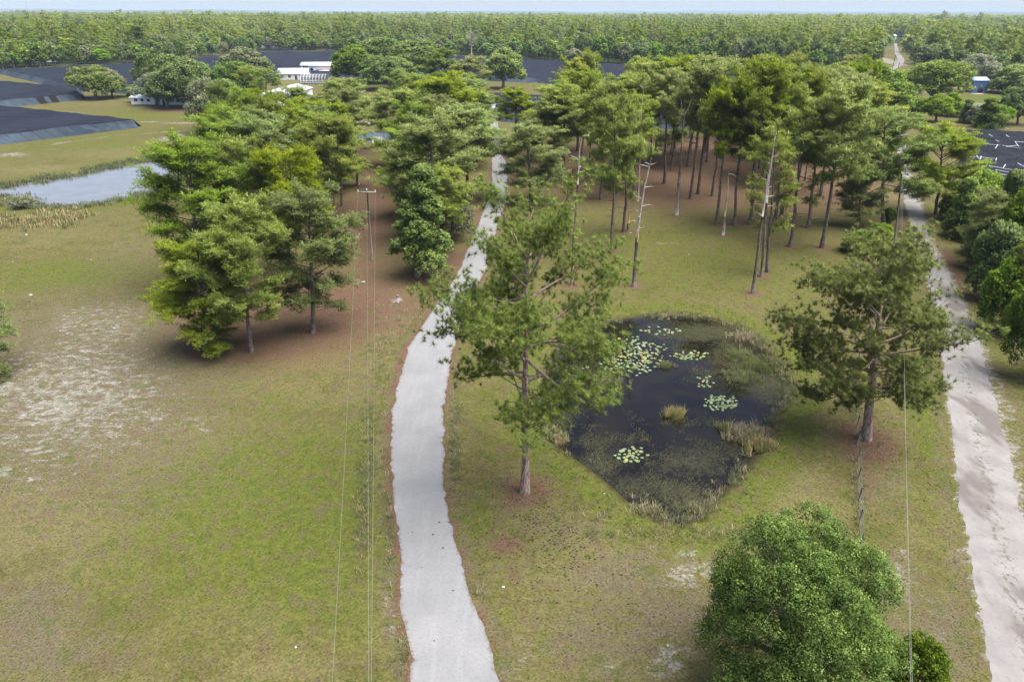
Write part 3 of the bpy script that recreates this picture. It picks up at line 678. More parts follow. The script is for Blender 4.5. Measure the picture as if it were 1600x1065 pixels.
register('pine_g', make_pine(48, 20, 4.4, 0.20, 50, 17, 0, 0, 0.046, 'fan', 'round', (0.44, 0.62), 0.28, 2.4, 8, 0.06, None, 0.44), M['bark'], M['needle_dark'])
register('oak_a', make_oak(61, 11, 6.0, 12, 60, 26, 0.42, 0.75, 0.14), M['bark_oak'], M['oak'])
register('oak_l', make_oak(62, 12, 5.0, 12, 60, 26, 0.42, 0.75, 0.10), M['bark_oak'], M['oak_light'])
register('oak_g', make_oak(63, 9, 4.5, 10, 50, 22, 0.36, 0.70, 0.08), M['bark_oak'], M['oak_grey'])
register('cypress', make_oak(64, 16, 3.6, 13, 60, 34, 0.34, 0.60, 0.10, cone=True), M['bark_oak'], M['oak_light'])
register('cedar_a', make_oak(65, 11, 3.4, 12, 60, 30, 0.34, 0.60, 0.02, cone=True), M['bark_oak'], M['cedar'])
register('cedar_b', make_oak(66, 10, 4.0, 12, 60, 30, 0.34, 0.65, 0.0), M['bark_oak'], M['cedar'])
# far away
register('far_pine_a', make_pine(71, 18, 3.6, 0.40, 15, 9, 0, 0, 0.16, 'fan', 'round', (0.8, 1.2), 0.2, 0.9, 0, 0, None, 0.7), M['bark'], M['needle'])
register('far_pine_b', make_pine(72, 18, 3.0, 0.45, 14, 9, 0, 0, 0.16, 'fan', 'umbrella', (0.8, 1.2), 0.2, 0.9, 0, 0, None, 0.7), M['bark'], M['needle_dark'])
register('far_oak_a', make_oak(73, 12, 5.6, 9, 26, 10, 1.0, 1.0, 0.05), M['bark_oak'], M['oak'])
register('far_oak_b', make_oak(74, 12, 5.2, 9, 26, 10, 1.0, 1.0, 0.05), M['bark_oak'], M['oak_light'])
register('far_oak_g', make_oak(75, 11, 5.0, 8, 24, 9, 0.9, 1.0, 0.05), M['bark_oak'], M['oak_grey'])

def put_tree(name, var, b, h, R, label, cat='tree', group=None, lean=0.0, rz=None, straw=None):
    tm, cm, Hr, Rr, _ = VAR[var]
    sz = h / Hr; sx = R / Rr; sx = min(max(sx, sz * 0.55), sz * 1.9)
    root = empty(name, (b[0], b[1], -0.03))
    rz = random.uniform(0, 6.28) if rz is None else rz
    root.rotation_euler = (0, math.atan2(lean, h), 0)
    root.scale = (sx, sx, sz)
    for nm, me in (("trunk", tm), ("crown", cm)):
        c = obj(nm, me, root); c.rotation_euler = (0, 0, rz)
    tag(root, label, cat, group)
    TREEBASES.append((b[0], b[1], 1.5 if straw is None else straw, 0.9))
    return root

def tree_px(name, var, bx, by, tx, ty, wd, label, group=None, rz=None, straw=None, maxlean=2.5):
    b, h, lean = base_and_height(bx, by, tx, ty)
    dp = depth_of((b[0], b[1], h * 0.72)); R = wd * (1.0 if by > 400 else 1.18 if var.startswith('pine') else 1.06) / FPX * dp / 2
    lean = max(-maxlean, min(maxlean, lean))
    return put_tree(name, var, b, h, R, label, 'tree', group, lean, rz, straw)

# --- hand placed trees: (name, variant, base px, top px, crown width px, label)
TR = [
 ('pine_tree','pine_hero',820,768,828,306,318,'tall spreading pine rising alone between the grey drive and the lily pond',2.0),
 ('pine_tree','pine_wide',1352,685,1378,380,275,'dense broad pine at the wire fence beside the white sand road',2.6),
 ('oak_tree','oak_hero',1252,1120,1262,862,330,'dense green oak crown at the bottom edge of the view, below the pond',0),
 ('oak_sapling','oak_a',1432,1100,1434,1000,95,'light green bush on the right side of the big bottom oak',0),
 ('pine_tree','pine_a',393,550,368,318,150,'front pine of the left clump with bare dead limbs on its trunk',3.2),
 ('pine_tree','pine_b',322,545,308,378,140,'short low pine at the left front of the left clump',2.6),
 ('pine_tree','pine_g',312,450,285,222,160,'big wide pine at the left corner of the clump, reaching towards the lake',3),
 ('pine_tree','pine_a',375,430,355,222,130,'pine behind the front pine of the left clump',3),
 ('pine_tree','pine_g',489,520,475,300,150,'dense pine foliaged nearly to the ground, right corner of the left clump',3),
 ('pine_tree','pine_f',450,430,462,230,140,'round crowned pine at the back of the left clump',3),
 ('pine_tree','pine_c',522,347,512,182,95,'pine with bare slender trunk right behind the left clump, near the power pole',1.5),
 ('pine_tree','pine_e',534,322,530,200,60,'thin pine standing just behind the one left of the power pole',1.2),
 ('pine_tree','pine_s',425,330,418,178,150,'sparse pine with grey bare twigs showing through its crown, by the lake',1.5),
 ('pine_tree','pine_f',345,320,345,178,120,'light green pine on the lake shore behind the left clump',1.5),
 ('pine_tree','pine_c',480,270,486,156,90,'dark topped pine in front of the blue and white building',1.5),
 ('pine_tree','pine_b',500,300,505,180,100,'pine with a white forked limb, left of the small dark pond',1.5),
 ('pine_tree','pine_c',548,240,535,126,75,'pine left of the yard gap with its top under the white house',1.5),
 ('dead_trunk_pair','pine_s',558,290,556,200,60,'greyish thin pine with twin trunk at the left of the straw clearing',1.5),
 ('pine_tree','pine_b',395,232,400,184,80,'short bright pine between the lake end and the blue building',1.5),
 ('pine_tree','pine_a',452,235,455,166,80,'leafy pine hiding the right end of the blue building',1.5),
 ('pine_tree','pine_s',387,176,383,104,50,'slim pine with bare trunk at the left corner of the blue building',1),
 ('pine_tree','pine_s',416,182,430,106,70,'thin see-through pine in front of the blue building',1),
 ('cypress_tree','cypress',652,432,664,262,95,'bright green feathery tree with foliage hanging nearly to its pale base',2.6),
 ('pine_tree','pine_c',678,403,695,262,90,'pine with dark straight trunk just behind the bright feathery tree',2),
 ('oak_tree','oak_g',702,375,715,310,60,'grey mossy little tree behind the bright feathery tree, near the drive',1),
 ('pine_tree','pine_g',690,372,665,188,140,'large yellow-green pine left of the drive, behind the feathery tree',2),
 ('pine_tree','pine_b',640,340,640,205,80,'pine at the right border of the straw clearing',2),
 ('pine_tree','pine_c',731,312,732,168,118,'slim trunked pine on the left verge of the drive, second pine from it',1.5),
 ('pine_tree','pine_c',622,262,612,142,88,'olive topped pine right of the yard gap',1.5),
 ('pine_tree','pine_f',690,240,680,120,92,'pine with brownish tinge left of the upper drive',1.5),
 ('pine_tree','pine_d',742,232,737,138,98,'round topped pine hanging over the upper drive',1.5),
 ('pine_tree','pine_g',660,300,640,165,80,'pale topped pine between the yard gap and the drive',1.5),
 ('pine_tree','pine_a',742,262,735,172,110,'short pine at the left verge where the drive narrows',1.5),
 ('oak_tree','oak_a',590,128,572,64,100,'big domed oak right of the white house',0),
 ('oak_tree','oak_l',560,132,545,74,70,'bright green edge oak nearest the white house',0),
 ('oak_tree','oak_a',645,130,638,66,90,'domed oak beside the biggest one, in front of the far shade cloth',0),
 ('oak_tree','oak_a',610,140,605,90,80,'lower oak in front of the pair of domed oaks',0),
 ('pine_tree','pine_g',690,150,690,78,80,'broad pine left of the bright green round tree',0),
 ('pine_tree','pine_a',735,165,735,90,80,'broad pine close to the bright green round tree',0),
 ('maple_tree','oak_l',786,139,790,79,60,'bright green round tree on the lawn at the head of the drive',0),
 ('oak_tree','oak_a',150,154,148,106,76,'broad oak alone on the lawn beside the black shade cloth',0),
 ('oak_tree','oak_g',175,152,182,112,46,'mossy pale oak joined to the right flank of the lone lawn oak',0),
 ('oak_tree','oak_a',245,150,243,86,58,'dark oak at the upper left of the group by the long white building',0),
 ('oak_tree','oak_a',292,168,300,92,92,'largest oak of the group by the long white building',0),
 ('oak_tree','oak_g',245,164,240,118,62,'pale mossy oak in front of the long white building',0),
 ('oak_tree','oak_a',262,168,268,120,60,'leaning oak with several stems before the long white building',0),
 ('oak_tree','oak_l',214,160,210,134,26,'small rounded shrub at the left end of the long white building',0),
 ('willow_tree','oak_g',325,210,318,127,62,'silver grey tree between the long white building and the lake',0),
 ('oak_tree','oak_l',350,205,352,128,76,'green oak right of the silver grey tree',0),
 ('oak_tree','oak_g',388,150,385,80,92,'wide pale-topped oak left of the white house',0),
 ('oak_tree','oak_a',372,165,372,98,80,'dark oak under the wide pale-topped oak',0),
 ('pine_tree','pine_a',828,318,826,196,140,'full crowned pine right of the drive with pale forked lower limbs',2),
 ('pine_tree','pine_f',845,250,845,170,80,'pine behind the full crowned pine right of the drive',1.5),
 ('pine_tree','pine_c',806,225,808,140,80,'pine at the corner of the striped black awning',1),
 ('pine_tree','pine_c',863,281,868,150,84,'pine with slender trunk, first of the grove from the drive',1.5),
 ('pine_tree','pine_d',880,277,886,132,80,'pine with slender trunk, second of the grove from the drive',1.5),
 ('pine_tree','pine_c',902,236,905,112,80,'tall pine at the back left corner of the grove',1.5),
 ('pine_tree','pine_s',939,312,948,192,80,'pine left of the light crowned front pine, leaning slightly',1.3),
 ('pine_tree','pine_d',952,283,960,120,80,'tall pine behind the light crowned front pine',1.3),
 ('pine_tree','pine_c',956,392,962,155,84,'light crowned pine with a clean trunk at the front of the grove, above the pond',1.3),
 ('pine_tree','pine_s',974,362,985,180,70,'pine with a strip of orange split wood down its trunk',1.3),
 ('pine_tree','pine_e',989,306,996,150,60,'straight pine just left of the pale barkless pole',1.3),
 ('pine_tree','pine_c',1017,244,1022,98,76,'left one of two close pines at the back of the straw clearing',1.3),
 ('pine_tree','pine_d',1024,243,1040,92,76,'right one of two close pines at the back of the straw clearing',1.3),
 ('pine_tree','pine_e',1038,287,1048,110,70,'slender pine left of the forked dead pine',1.3),
 ('pine_tree','pine_c',1051,258,1066,92,80,'pine behind the forked dead pine',1.3),
 ('pine_tree','pine_d',1079,311,1098,92,84,'tall pine right of the forked dead pine',1.5),
 ('pine_tree','pine_e',1091,303,1112,104,70,'darker pine next right after the tall one by the forked dead pine',1.5),
 ('pine_tree','pine_c',1075,261,1090,98,74,'pine half hidden behind the right neighbour of the forked dead pine',1.3),
 ('pine_tree','pine_d',1101,238,1118,92,80,'back row pine standing in front of the bright lawn strip',1.3),
 ('pine_tree','pine_e',1113,306,1132,130,66,'pine at the left of the short white stub trunk, further back',1.3),
 ('pine_tree','pine_d',1119,351,1140,128,72,'pine trunk immediately left of the short white stub trunk',1.3),
 ('pine_tree','pine_e',1147,352,1168,132,70,'pine trunk immediately right of the short white stub trunk',1.3),
 ('pine_tree','pine_c',1172,350,1194,98,96,'thick dark trunked pine in the middle front of the grove',1.5),
 ('pine_tree','pine_d',1171,247,1190,90,76,'left pine of a far pair behind the thick dark trunked pine',1.3),
 ('pine_tree','pine_e',1178,246,1204,94,70,'right pine of a far pair behind the thick dark trunked pine',1.3),
 ('pine_tree','pine_e',1211,343,1236,118,70,'pine right behind the two dead trunks near the pond',1.3),
 ('pine_tree','pine_d',1221,337,1250,108,76,'pine with fallen branch at its foot, right of the dead pair',1.3),
 ('pine_tree','pine_s',1234,385,1262,165,90,'wispy pine with low light sprays, front right of the grove',1.5),
 ('pine_tree','pine_e',1262,356,1290,150,76,'pine between the wispy pine and the tallest front trunk',1.3),
 ('pine_tree','pine_c',1284,387,1322,132,110,'tallest front trunk at the right end of the grove',1.8),
 ('pine_tree','pine_d',1282,306,1312,112,84,'leaning dark trunk behind the right end of the grove',1.3),
 ('pine_tree','pine_f',1380,354,1396,174,135,'very broad pine over the wire fence left of the sand road',2),
 ('pine_tree','pine_a',1462,335,1470,196,95,'yellowish pine overhanging the sand road from its right side',1.5),
 ('pine_tree','pine_a',1342,355,1346,272,60,'short bushy pine on the fence line below the very broad pine',1.2),
 ('shrub','cedar_b',1390,352,1391,326,22,'small dark green shrub by the leaning power pole',0),
 ('shrub','oak_l',1345,395,1345,362,50,'light scrub growing along the wire fence',0),
 ('shrub','oak_l',1375,372,1376,350,34,'low pale shrub at the foot of the very broad pine',0),
 ('oak_tree','oak_l',1362,205,1362,108,100,'light green round crown left of the far bend of the sand road',0),
 ('oak_tree','oak_l',1335,140,1338,92,44,'yellow green small tree above the dark cloth end at the far road',0),
 ('pine_tree','pine_g',1310,220,1305,105,90,'broad pine at the far right corner of the grove',1.3),
 ('pine_tree','pine_a',1340,250,1340,130,90,'pine between the grove and the sand road',1.3),
 ('oak_tree','oak_a',1455,160,1455,97,108,'big dark live oak right of the far sand road',0),
 ('oak_tree','oak_g',1522,130,1525,88,62,'grey brown oak behind the blue shed',0),
 ('oak_tree','cedar_b',1583,146,1585,104,66,'very dark oak right of the blue shed',0),
 ('oak_tree','oak_l',1570,128,1568,98,44,'yellow topped tree behind the very dark oak',0),
 ('cedar_tree','cedar_b',1432,185,1432,152,40,'bushy cedar left of the torn black cloth, first in its row',0),
 ('cedar_tree','oak_l',1462,190,1465,150,44,'bright bushy tree, second in the row above the torn black cloth',0),
 ('cedar_tree','cedar_a',1488,182,1490,146,38,'slim green cedar, third in the row above the torn black cloth',0),
 ('cedar_tree','cedar_a',1513,192,1515,155,26,'small dark cedar directly below the blue shed',0),
 ('shrub','oak_g',1525,194,1527,166,28,'tawny shrub right of the small dark cedar',0),
 ('cedar_tree','cedar_a',1548,200,1546,152,44,'broad dark cedar bordering the torn black cloth',0),
 ('cedar_tree','oak_l',1568,198,1566,168,32,'vivid green bush beside the broad dark cedar',0),
 ('cedar_tree','oak_a',1590,194,1590,138,56,'round green tree at the right edge above the torn black cloth',0),
 ('cedar_tree','cedar_a',1512,372,1500,278,60,'dark cedar at the near left tip of the roadside hedge row',0),
 ('cedar_tree','cedar_b',1538,360,1530,272,80,'broad bushy tree of the hedge row next to the torn black cloth',0),
 ('cedar_tree','pine_b',1545,420,1535,300,80,'pine growing inside the roadside hedge row',0),
 ('cedar_tree','cedar_a',1575,400,1568,268,72,'tall cedar of the hedge row reaching over the white pipes',0),
 ('cedar_tree','cedar_b',1565,470,1555,352,86,'dense tree of the hedge row with its skirt near the sand road',0),
 ('cedar_tree','cedar_b',1600,440,1592,300,84,'thick tree of the hedge row at the right edge below the white pipes',0),
 ('cedar_tree','pine_b',1610,520,1592,368,90,'pine of the hedge row leaning over the board fence',0),
 ('cedar_tree','cedar_b',1620,590,1615,440,90,'near end tree of the hedge row, partly out of view beside the board fence',0),
 ('pine_tree','pine_b',-50,590,-38,445,125,'pine branches entering at the left edge of the lawn',3),
 ('shrub','oak_g',38,324,38,306,36,'thin grey shrub standing in the lake edge at left',0),
]
TR += [
 ('cedar_tree','cedar_b',1500,345,1492,300,46,'small rounded tree filling the gap at the far tip of the hedge row',0),
 ('cedar_tree','cedar_b',1585,520,1580,410,90,'bushy hedge tree standing just behind the board fence',0),
 ('cedar_tree','pine_g',1640,470,1625,300,100,'tall pine of the hedge row half outside the right edge',0),
 ('cedar_tree','cedar_a',1548,400,1540,318,70,'middle cedar of the hedge row with its skirt facing the road',0)]
for nm, var, bx, by, tx, ty, wd, lab, stw in TR:
    tree_px(nm if nm != 'dead_trunk_pair' else 'pine_tree', var, bx, by, tx, ty, wd, lab, straw=stw if stw else 0.01)
MANUAL = [(a[0], a[1]) for a in TREEBASES]

for nm_, lab_, quad, n_, vs_ in (('a', 'pine in the wooded belt between the lake and the drive', [(335, 232), (560, 226), (555, 320), (400, 400)], 15, ['pine_a', 'pine_f', 'pine_g', 'pine_c']), ('b', 'pine crowded along the left side of the drive', [(612, 190), (748, 185), (738, 330), (640, 345)], 14, ['pine_c', 'pine_f', 'pine_d', 'pine_a'])):
    gq = np.random.default_rng(31); c4 = [P(*q_)[:2] for q_ in quad]; k_ = 0; near_ = list(MANUAL)
    for _ in range(600):
        if k_ >= n_: break
        u_, v_ = gq.uniform(0, 1, 2); q_ = c4[0] * (1 - u_) * (1 - v_) + c4[1] * u_ * (1 - v_) + c4[2] * u_ * v_ + c4[3] * (1 - u_) * v_
        if min((q_[0] - x) ** 2 + (q_[1] - y) ** 2 for x, y in near_) < 4.6 ** 2: continue
        if sdist(q_[None], LAKE)[0] < 2 or sdist(q_[None], SMALL)[0] < 2 or abs(road_dist(q_[None], drive_c, drive_w)[0][0]) < 4: continue
        near_.append(tuple(q_)); k_ += 1
        put_tree('pine_tree', str(gq.choice(vs_)), q_, gq.uniform(12.5, 17), gq.uniform(3.8, 5.4), lab_, 'tree', 'fill pines ' + nm_ if False else lab_.replace('pine', 'pines', 1), gq.normal(0, .4), None, 2.0)
# grove fill: interior pines nothing sets apart
gr = np.random.default_rng(77); cnt = 0
pts_used = list(MANUAL)
for _ in range(4000):
    if cnt >= 38: break
    bx, by = gr.uniform(872, 1335), gr.uniform(207, 318)
    if by > 262 + (bx - 872) * 0.10 and gr.uniform() < 0.75: continue
    if by > 300 and gr.uniform() < 0.5: continue
    b = P(bx, by)
    if min((b[0] - x) ** 2 + (b[1] - y) ** 2 for x, y in pts_used) < 4.2 ** 2: continue
    pts_used.append((b[0], b[1])); cnt += 1
    h = gr.uniform(17.5, 22.5)
    put_tree('pine_tree', str(gr.choice(['pine_c', 'pine_d', 'pine_e', 'pine_f'])), b, h, gr.uniform(3.5, 5.0), 'tall bare-trunked pine inside the dense grove behind the pond', 'tree', 'pines inside the grove', gr.normal(0, 0.5), None, 1.5)
# ------------------------------------------------------------------ dead trunks
def snag(bx, by, tx, ty, r0, label, limbs=4, mats=('bark', 'snag'), split=0.6, fork=False, curve=0.0, seed=1, raw=None):
    g = np.random.default_rng(seed)
    b, h, lean = base_and_height(bx, by, tx, ty)
    root = empty('dead_pine', (b[0], b[1], -0.03))
    s = np.linspace(0, 1, 11); wob = np.cumsum(g.normal(0, 0.05, 11)) * np.sin(s * math.pi)
    pts = np.c_[lean * s + curve * np.sin(s * math.pi) + wob, wob * 0.6, s * h]
    rad = r0 * (1.25 - 0.25 * np.minimum(s * 8, 1)) * (1 - 0.72 * s)
    k = max(2, min(9, int(split * 10)))
    lo = MB(); lo.tube(pts[:k + 1], rad[:k + 1], 9, True); lo.build('trunk', M[mats[0]], root, True)
    hi = MB(); hi.tube(pts[k:], rad[k:] * 0.97, 8, True)
    if fork:
        for sg in (-1, 1):
            a = pts[-2]; hi.tube([a, a + [sg * 0.6, 0, 0.9], a + [sg * 0.8, 0.1, 2.2], a + [sg * 1.5, 0.2, 3.3]], [r0 * 0.3, r0 * 0.25, r0 * 0.15, 0.02], 5)
    for i in range(limbs):
        q = g.uniform(0.45, 0.97); o = np.array([np.interp(q, s, pts[:, a]) for a in range(3)]); az = g.uniform(0, 6.28); L = g.uniform(0.5, 1.6)
        hi.tube([o, o + L * 0.6 * np.array([math.cos(az), math.sin(az), 0.25]), o + L * np.array([math.cos(az + .3), math.sin(az + .3), g.uniform(-0.1, 0.7)])], [0.07, 0.05, 0.015], 4)
    hi.build('bare_top', M[mats[1]], root, True)
    if raw:
        rw = MB(); q0, q1 = raw; ss = np.linspace(q0, q1, 5)
        rp = np.array([[np.interp(x, s, pts[:, a]) for a in range(3)] for x in ss]) + np.array([0.04, -np.interp(0.5 * (q0 + q1), s, rad) * 0.75, 0])
        rw.tube(rp, r0 * np.array([0.15, 0.5, 0.55, 0.45, 0.1]), 6); rw.build('split_wood', M['raw'], root, True)
    tag(root, label, 'dead tree'); TREEBASES.append((b[0], b[1], 1.3, 0.9)); return root
snag(893, 446, 907, 214, 0.20, 'long thin dead trunk standing behind the crown of the lone drive-side pine', 5, ('bark', 'snag'), 0.75, seed=2, raw=(0.12, 0.17))
snag(997, 314, 1006, 128, 0.17, 'tall pale barkless dead pole between the front pines of the grove', 2, ('snag', 'snag'), 0.4, seed=3, raw=(0.45, 0.62))
snag(991, 447, 1018, 246, 0.27, 'curved leaning dead trunk with short stubs nearest above the pond', 12, ('bark', 'snag'), 0.45, curve=-0.5, seed=4, raw=(0.36, 0.46))
snag(1057, 336, 1071, 160, 0.30, 'big dead pine with a forked antler top and peeling bark', 8, ('snag', 'bark'), 0.35, True, seed=5, raw=(0.62, 0.72))
snag(1130, 367, 1138, 268, 0.22, 'short white stub of a dead trunk in the middle of the lawn edge', 1, ('snag', 'snag'), 0.3, seed=6)
snag(1176, 458, 1204, 250, 0.23, 'brown dead trunk, left one of the pair right above the pond', 3, ('bark', 'snag'), 0.6, seed=7)
snag(1190, 432, 1214, 188, 0.22, 'pale topped dead trunk, right one of the pair above the pond', 8, ('bark', 'snag'), 0.5, seed=8)
snag(981, 361, 984, 330, 0.22, 'low broken stump with white splinters beside the split pine', 1, ('bark', 'raw'), 0.4, seed=9)
snag(560, 288, 556, 258, 0.30, 'stubby dead trunk pair at the straw clearing', 2, ('snag', 'snag'), 0.5, seed=10)
# pale foliage that still hangs on the dead pair near the pond
tree_px('pine_tree', 'pine_s', 1199, 425, 1212, 205, 85, 'light sprayed sapling pine growing against the dead pair', straw=0.01)

# ------------------------------------------------------------------ ground
ytail = []
x = 1.0
def axis(fine0, fine1, step, mid, mstep, far):
    a = list(np.arange(fine0, fine1, step)); v = fine1
    while v < mid: a.append(v); v += mstep
    st = mstep
    while v < far: a.append(v); st *= 1.22; v += st
    a.append(far); return np.array(a)
ys = np.concatenate([[-3000, -900, -300, -120, -60, -30, -10], axis(0, 175, 0.72, 640, 2.6, 30000)])
xp = axis(0.36, 84, 0.72, 460, 3.2, 26000); xs = np.concatenate([-xp[::-1], xp])
XX, YY = np.meshgrid(xs, ys); GP = np.c_[XX.ravel(), YY.ravel()]
A, dwat = masks(GP)
def ground_z(d): return np.where(d < 0, WZ + np.maximum(d * 0.45, -0.75), WZ * (1 - np.clip(d / 1.3, 0, 1) ** 0.8))
GZ = ground_z(dwat)
nx_, ny_ = len(xs), len(ys)
ii = (np.arange(ny_ - 1)[:, None] * nx_ + np.arange(nx_ - 1)[None, :]).ravel()
GT = np.concatenate([np.c_[ii, ii + 1, ii + nx_ + 1], np.c_[ii, ii + nx_ + 1, ii + nx_]])
M['ground'] = ground_material("grassland_ground"); M['blade'] = ground_material("grass_blades", True)
ma = A[:, [LUSH, STRAW, SAND, DRY]]; mb_ = A[:, [BROWN, OLIVE, 6, 7]]
tag(obj('ground', mesh_from('ground', np.c_[GP, GZ], GT, M['ground'], uvattrs={'ma': ma, 'mb': mb_}, smooth=True)), kind='structure')

# short grass over the near ground
def grass_field(name, n, ymax, label, hmin, hmax, nb=4):
    g = np.random.default_rng(5)
    y = 14 + (ymax - 14) * g.uniform(0, 1, n) ** 1.15; x = g.uniform(-0.86, 0.86, n) * (y + 14)
    p = np.c_[x, y]
    d = np.minimum(sd_box(p, POND), sd_box(p, LAKE)); x1, h1 = road_dist(p, drive_c, drive_w); x2, h2 = road_dist(p, sroad_c, sroad_w)
    clump = fbm(p, 0.9, 3)
    k = (d > 0.3) & (np.abs(x1) > h1 + 0.03) & (np.abs(x2) > h2 + g.normal(0.1, 0.25, n)) & (clump + g.normal(0, 0.12, n) > 0.42)
    p = p[k]; AA, dd = masks(p)
    k = g.uniform(0, 1, len(p)) > AA[:, SAND] * 0.8; p, AA, dd = p[k], AA[k], dd[k]
    N = len(p); z = ground_z(dd)
    near = np.exp(-((sd_box(p, POND) - 1.6) / 1.8) ** 2)
    hh = g.uniform(hmin, hmax, N) * (0.8 + 0.6 * fbm(p, 0.4, 8)) * (1 + 0.5 * near) * (1 + p[:, 1] / 160)
    pb = np.repeat(np.c_[p, z], nb, 0) + np.c_[g.normal(0, 0.05, (N * nb, 2)), np.zeros(N * nb)]
    hb = np.repeat(hh, nb) * g.uniform(0.6, 1.1, N * nb); az = g.uniform(0, 6.28, N * nb); ln = g.uniform(0.3, 1.2, N * nb) * hb
    tip = pb + np.c_[np.cos(az) * ln, np.sin(az) * ln, hb]
    s = np.c_[-np.sin(az), np.cos(az), np.zeros(N * nb)] * (0.012 + hb * 0.16)[:, None]
    V = np.stack([pb - s, pb + s, tip], 1).reshape(-1, 3); i = np.arange(N * nb) * 3
    rep = np.repeat(np.arange(N), nb * 3)
    ti = np.repeat(np.repeat(g.uniform(0, 1, N), nb) * 0.6 + g.uniform(0, 0.4, N * nb), 3)
    o = obj(name, mesh_from(name, V, np.c_[i, i + 1, i + 2], M['blade'], tint=ti, uvattrs={'ma': AA[rep][:, [LUSH, STRAW, SAND, DRY]], 'mb': AA[rep][:, [BROWN, OLIVE, 6, 7]]}))
    return tag(o, label, 'grass', kind='stuff')
grass_field('grass', 170000, 150, 'short patchy lawn grass covering the open ground', 0.03, 0.075)

# ------------------------------------------------------------------ water
def water_mat(name, mats_amt):
    t = NT(name); p = t.pos(1, 1, 0)
    w = t.noise(3.5, p, 3.0); wf = t.noise(14.0, p, 2.0)
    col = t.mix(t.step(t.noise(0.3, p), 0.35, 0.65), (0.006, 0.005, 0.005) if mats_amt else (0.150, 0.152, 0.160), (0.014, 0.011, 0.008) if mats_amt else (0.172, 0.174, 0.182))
    rough = 0.03
    if mats_amt:
        a = t.attr("tint").outputs['Fac']
        st = t.noise(1.3, t.pos(1, 1, 0), 5.0, 0.7, 1.2); fi = t.noise(7.0, t.pos(1.6, 0.7, 0), 4.0, 0.75, 0.5)
        f = t.step(t.math('ADD', a, t.math('ADD', t.math('MULTIPLY', t.math('SUBTRACT', st, 0.5), 1.2), t.math('MULTIPLY', t.math('SUBTRACT', fi, 0.5), 1.1))), 0.35, 0.95)
        weed = t.mix(t.step(fi, 0.35, 0.65), (0.028, 0.028, 0.013), (0.081, 0.073, 0.034))
        col = t.mix(t.math('MULTIPLY', f, 0.85), col, weed)
        rough = t.math('ADD', 0.03, t.math('MULTIPLY', f, 0.25))
    b = t.bsdf(col, rough, 0.5, bump=w, bstr=0.03 if mats_amt else 0.012, bdist=0.05, IOR=1.33)
    return t.m
WEED = [(900,560,50,30,.8),(1110,520,90,16,.95),(870,640,30,60,.6),(1210,600,25,50,.8),(1080,790,60,24,.75),(940,730,40,30,.7),(1150,560,60,45,.75),(1190,600,40,40,.8),(1120,520,60,22,.7),(1000,690,110,16,.45),(930,690,50,20,.5),(980,760,70,30,.62),(1080,720,70,35,.7),(1060,770,60,30,.7),(900,640,30,20,.35),(1100,590,40,20,.5),(870,620,14,50,.5),(1150,700,40,20,.5),(1040,660,100,10,.4),(1095,545,90,25,.4)]
def weed_mask(p):
    a = np.zeros(len(p))
    for cx, cy, rx, ry, am in WEED:
        c = P(cx, cy, WZ)[:2]; sx = np.linalg.norm(P(cx + rx, cy, WZ)[:2] - c); sy = abs(P(cx, cy + ry, WZ)[1] - P(cx, cy - ry, WZ)[1]) / 2
        a = np.maximum(a, am * np.exp(-(((p[:, 0] - c[0]) / sx) ** 2 + ((p[:, 1] - c[1]) / sy) ** 2) * 0.8))
    return a
def water_sheet(name, pl, mat, step, z, weed=False):
    lo, hi = pl.min(0) - 1, pl.max(0) + 1
    gx = np.arange(lo[0], hi[0] + step, step); gy = np.arange(lo[1], hi[1] + step, step)
    X, Y = np.meshgrid(gx, gy); p = np.c_[X.ravel(), Y.ravel()]; d = sdist(p, pl); w = len(gx)
    i = (np.arange(len(gy) - 1)[:, None] * w + np.arange(w - 1)[None, :]).ravel()
    k = np.minimum.reduce([d[i], d[i + 1], d[i + w], d[i + w + 1]]) < 0.35
    i = i[k]; T = np.concatenate([np.c_[i, i + 1, i + w + 1], np.c_[i, i + w + 1, i + w]])
    us = np.unique(T); mp = np.full(len(p), -1); mp[us] = np.arange(len(us))
    tint = (np.maximum(weed_mask(p[us]), np.clip(1 + d[us] / 1.6, 0, 1) * 0.62)) if weed else np.zeros(len(us))
    o = obj(name, mesh_from(name, np.c_[p[us], np.full(len(us), z)], mp[T], mat, tint=tint)); o['kind'] = 'structure'; return o
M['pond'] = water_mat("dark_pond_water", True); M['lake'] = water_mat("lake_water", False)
water_sheet('pond_water', POND, M['pond'], 0.6, WZ, True)
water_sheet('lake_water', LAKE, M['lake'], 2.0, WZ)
water_sheet('ditch_water', SMALL, M['pond'], 2.0, WZ)

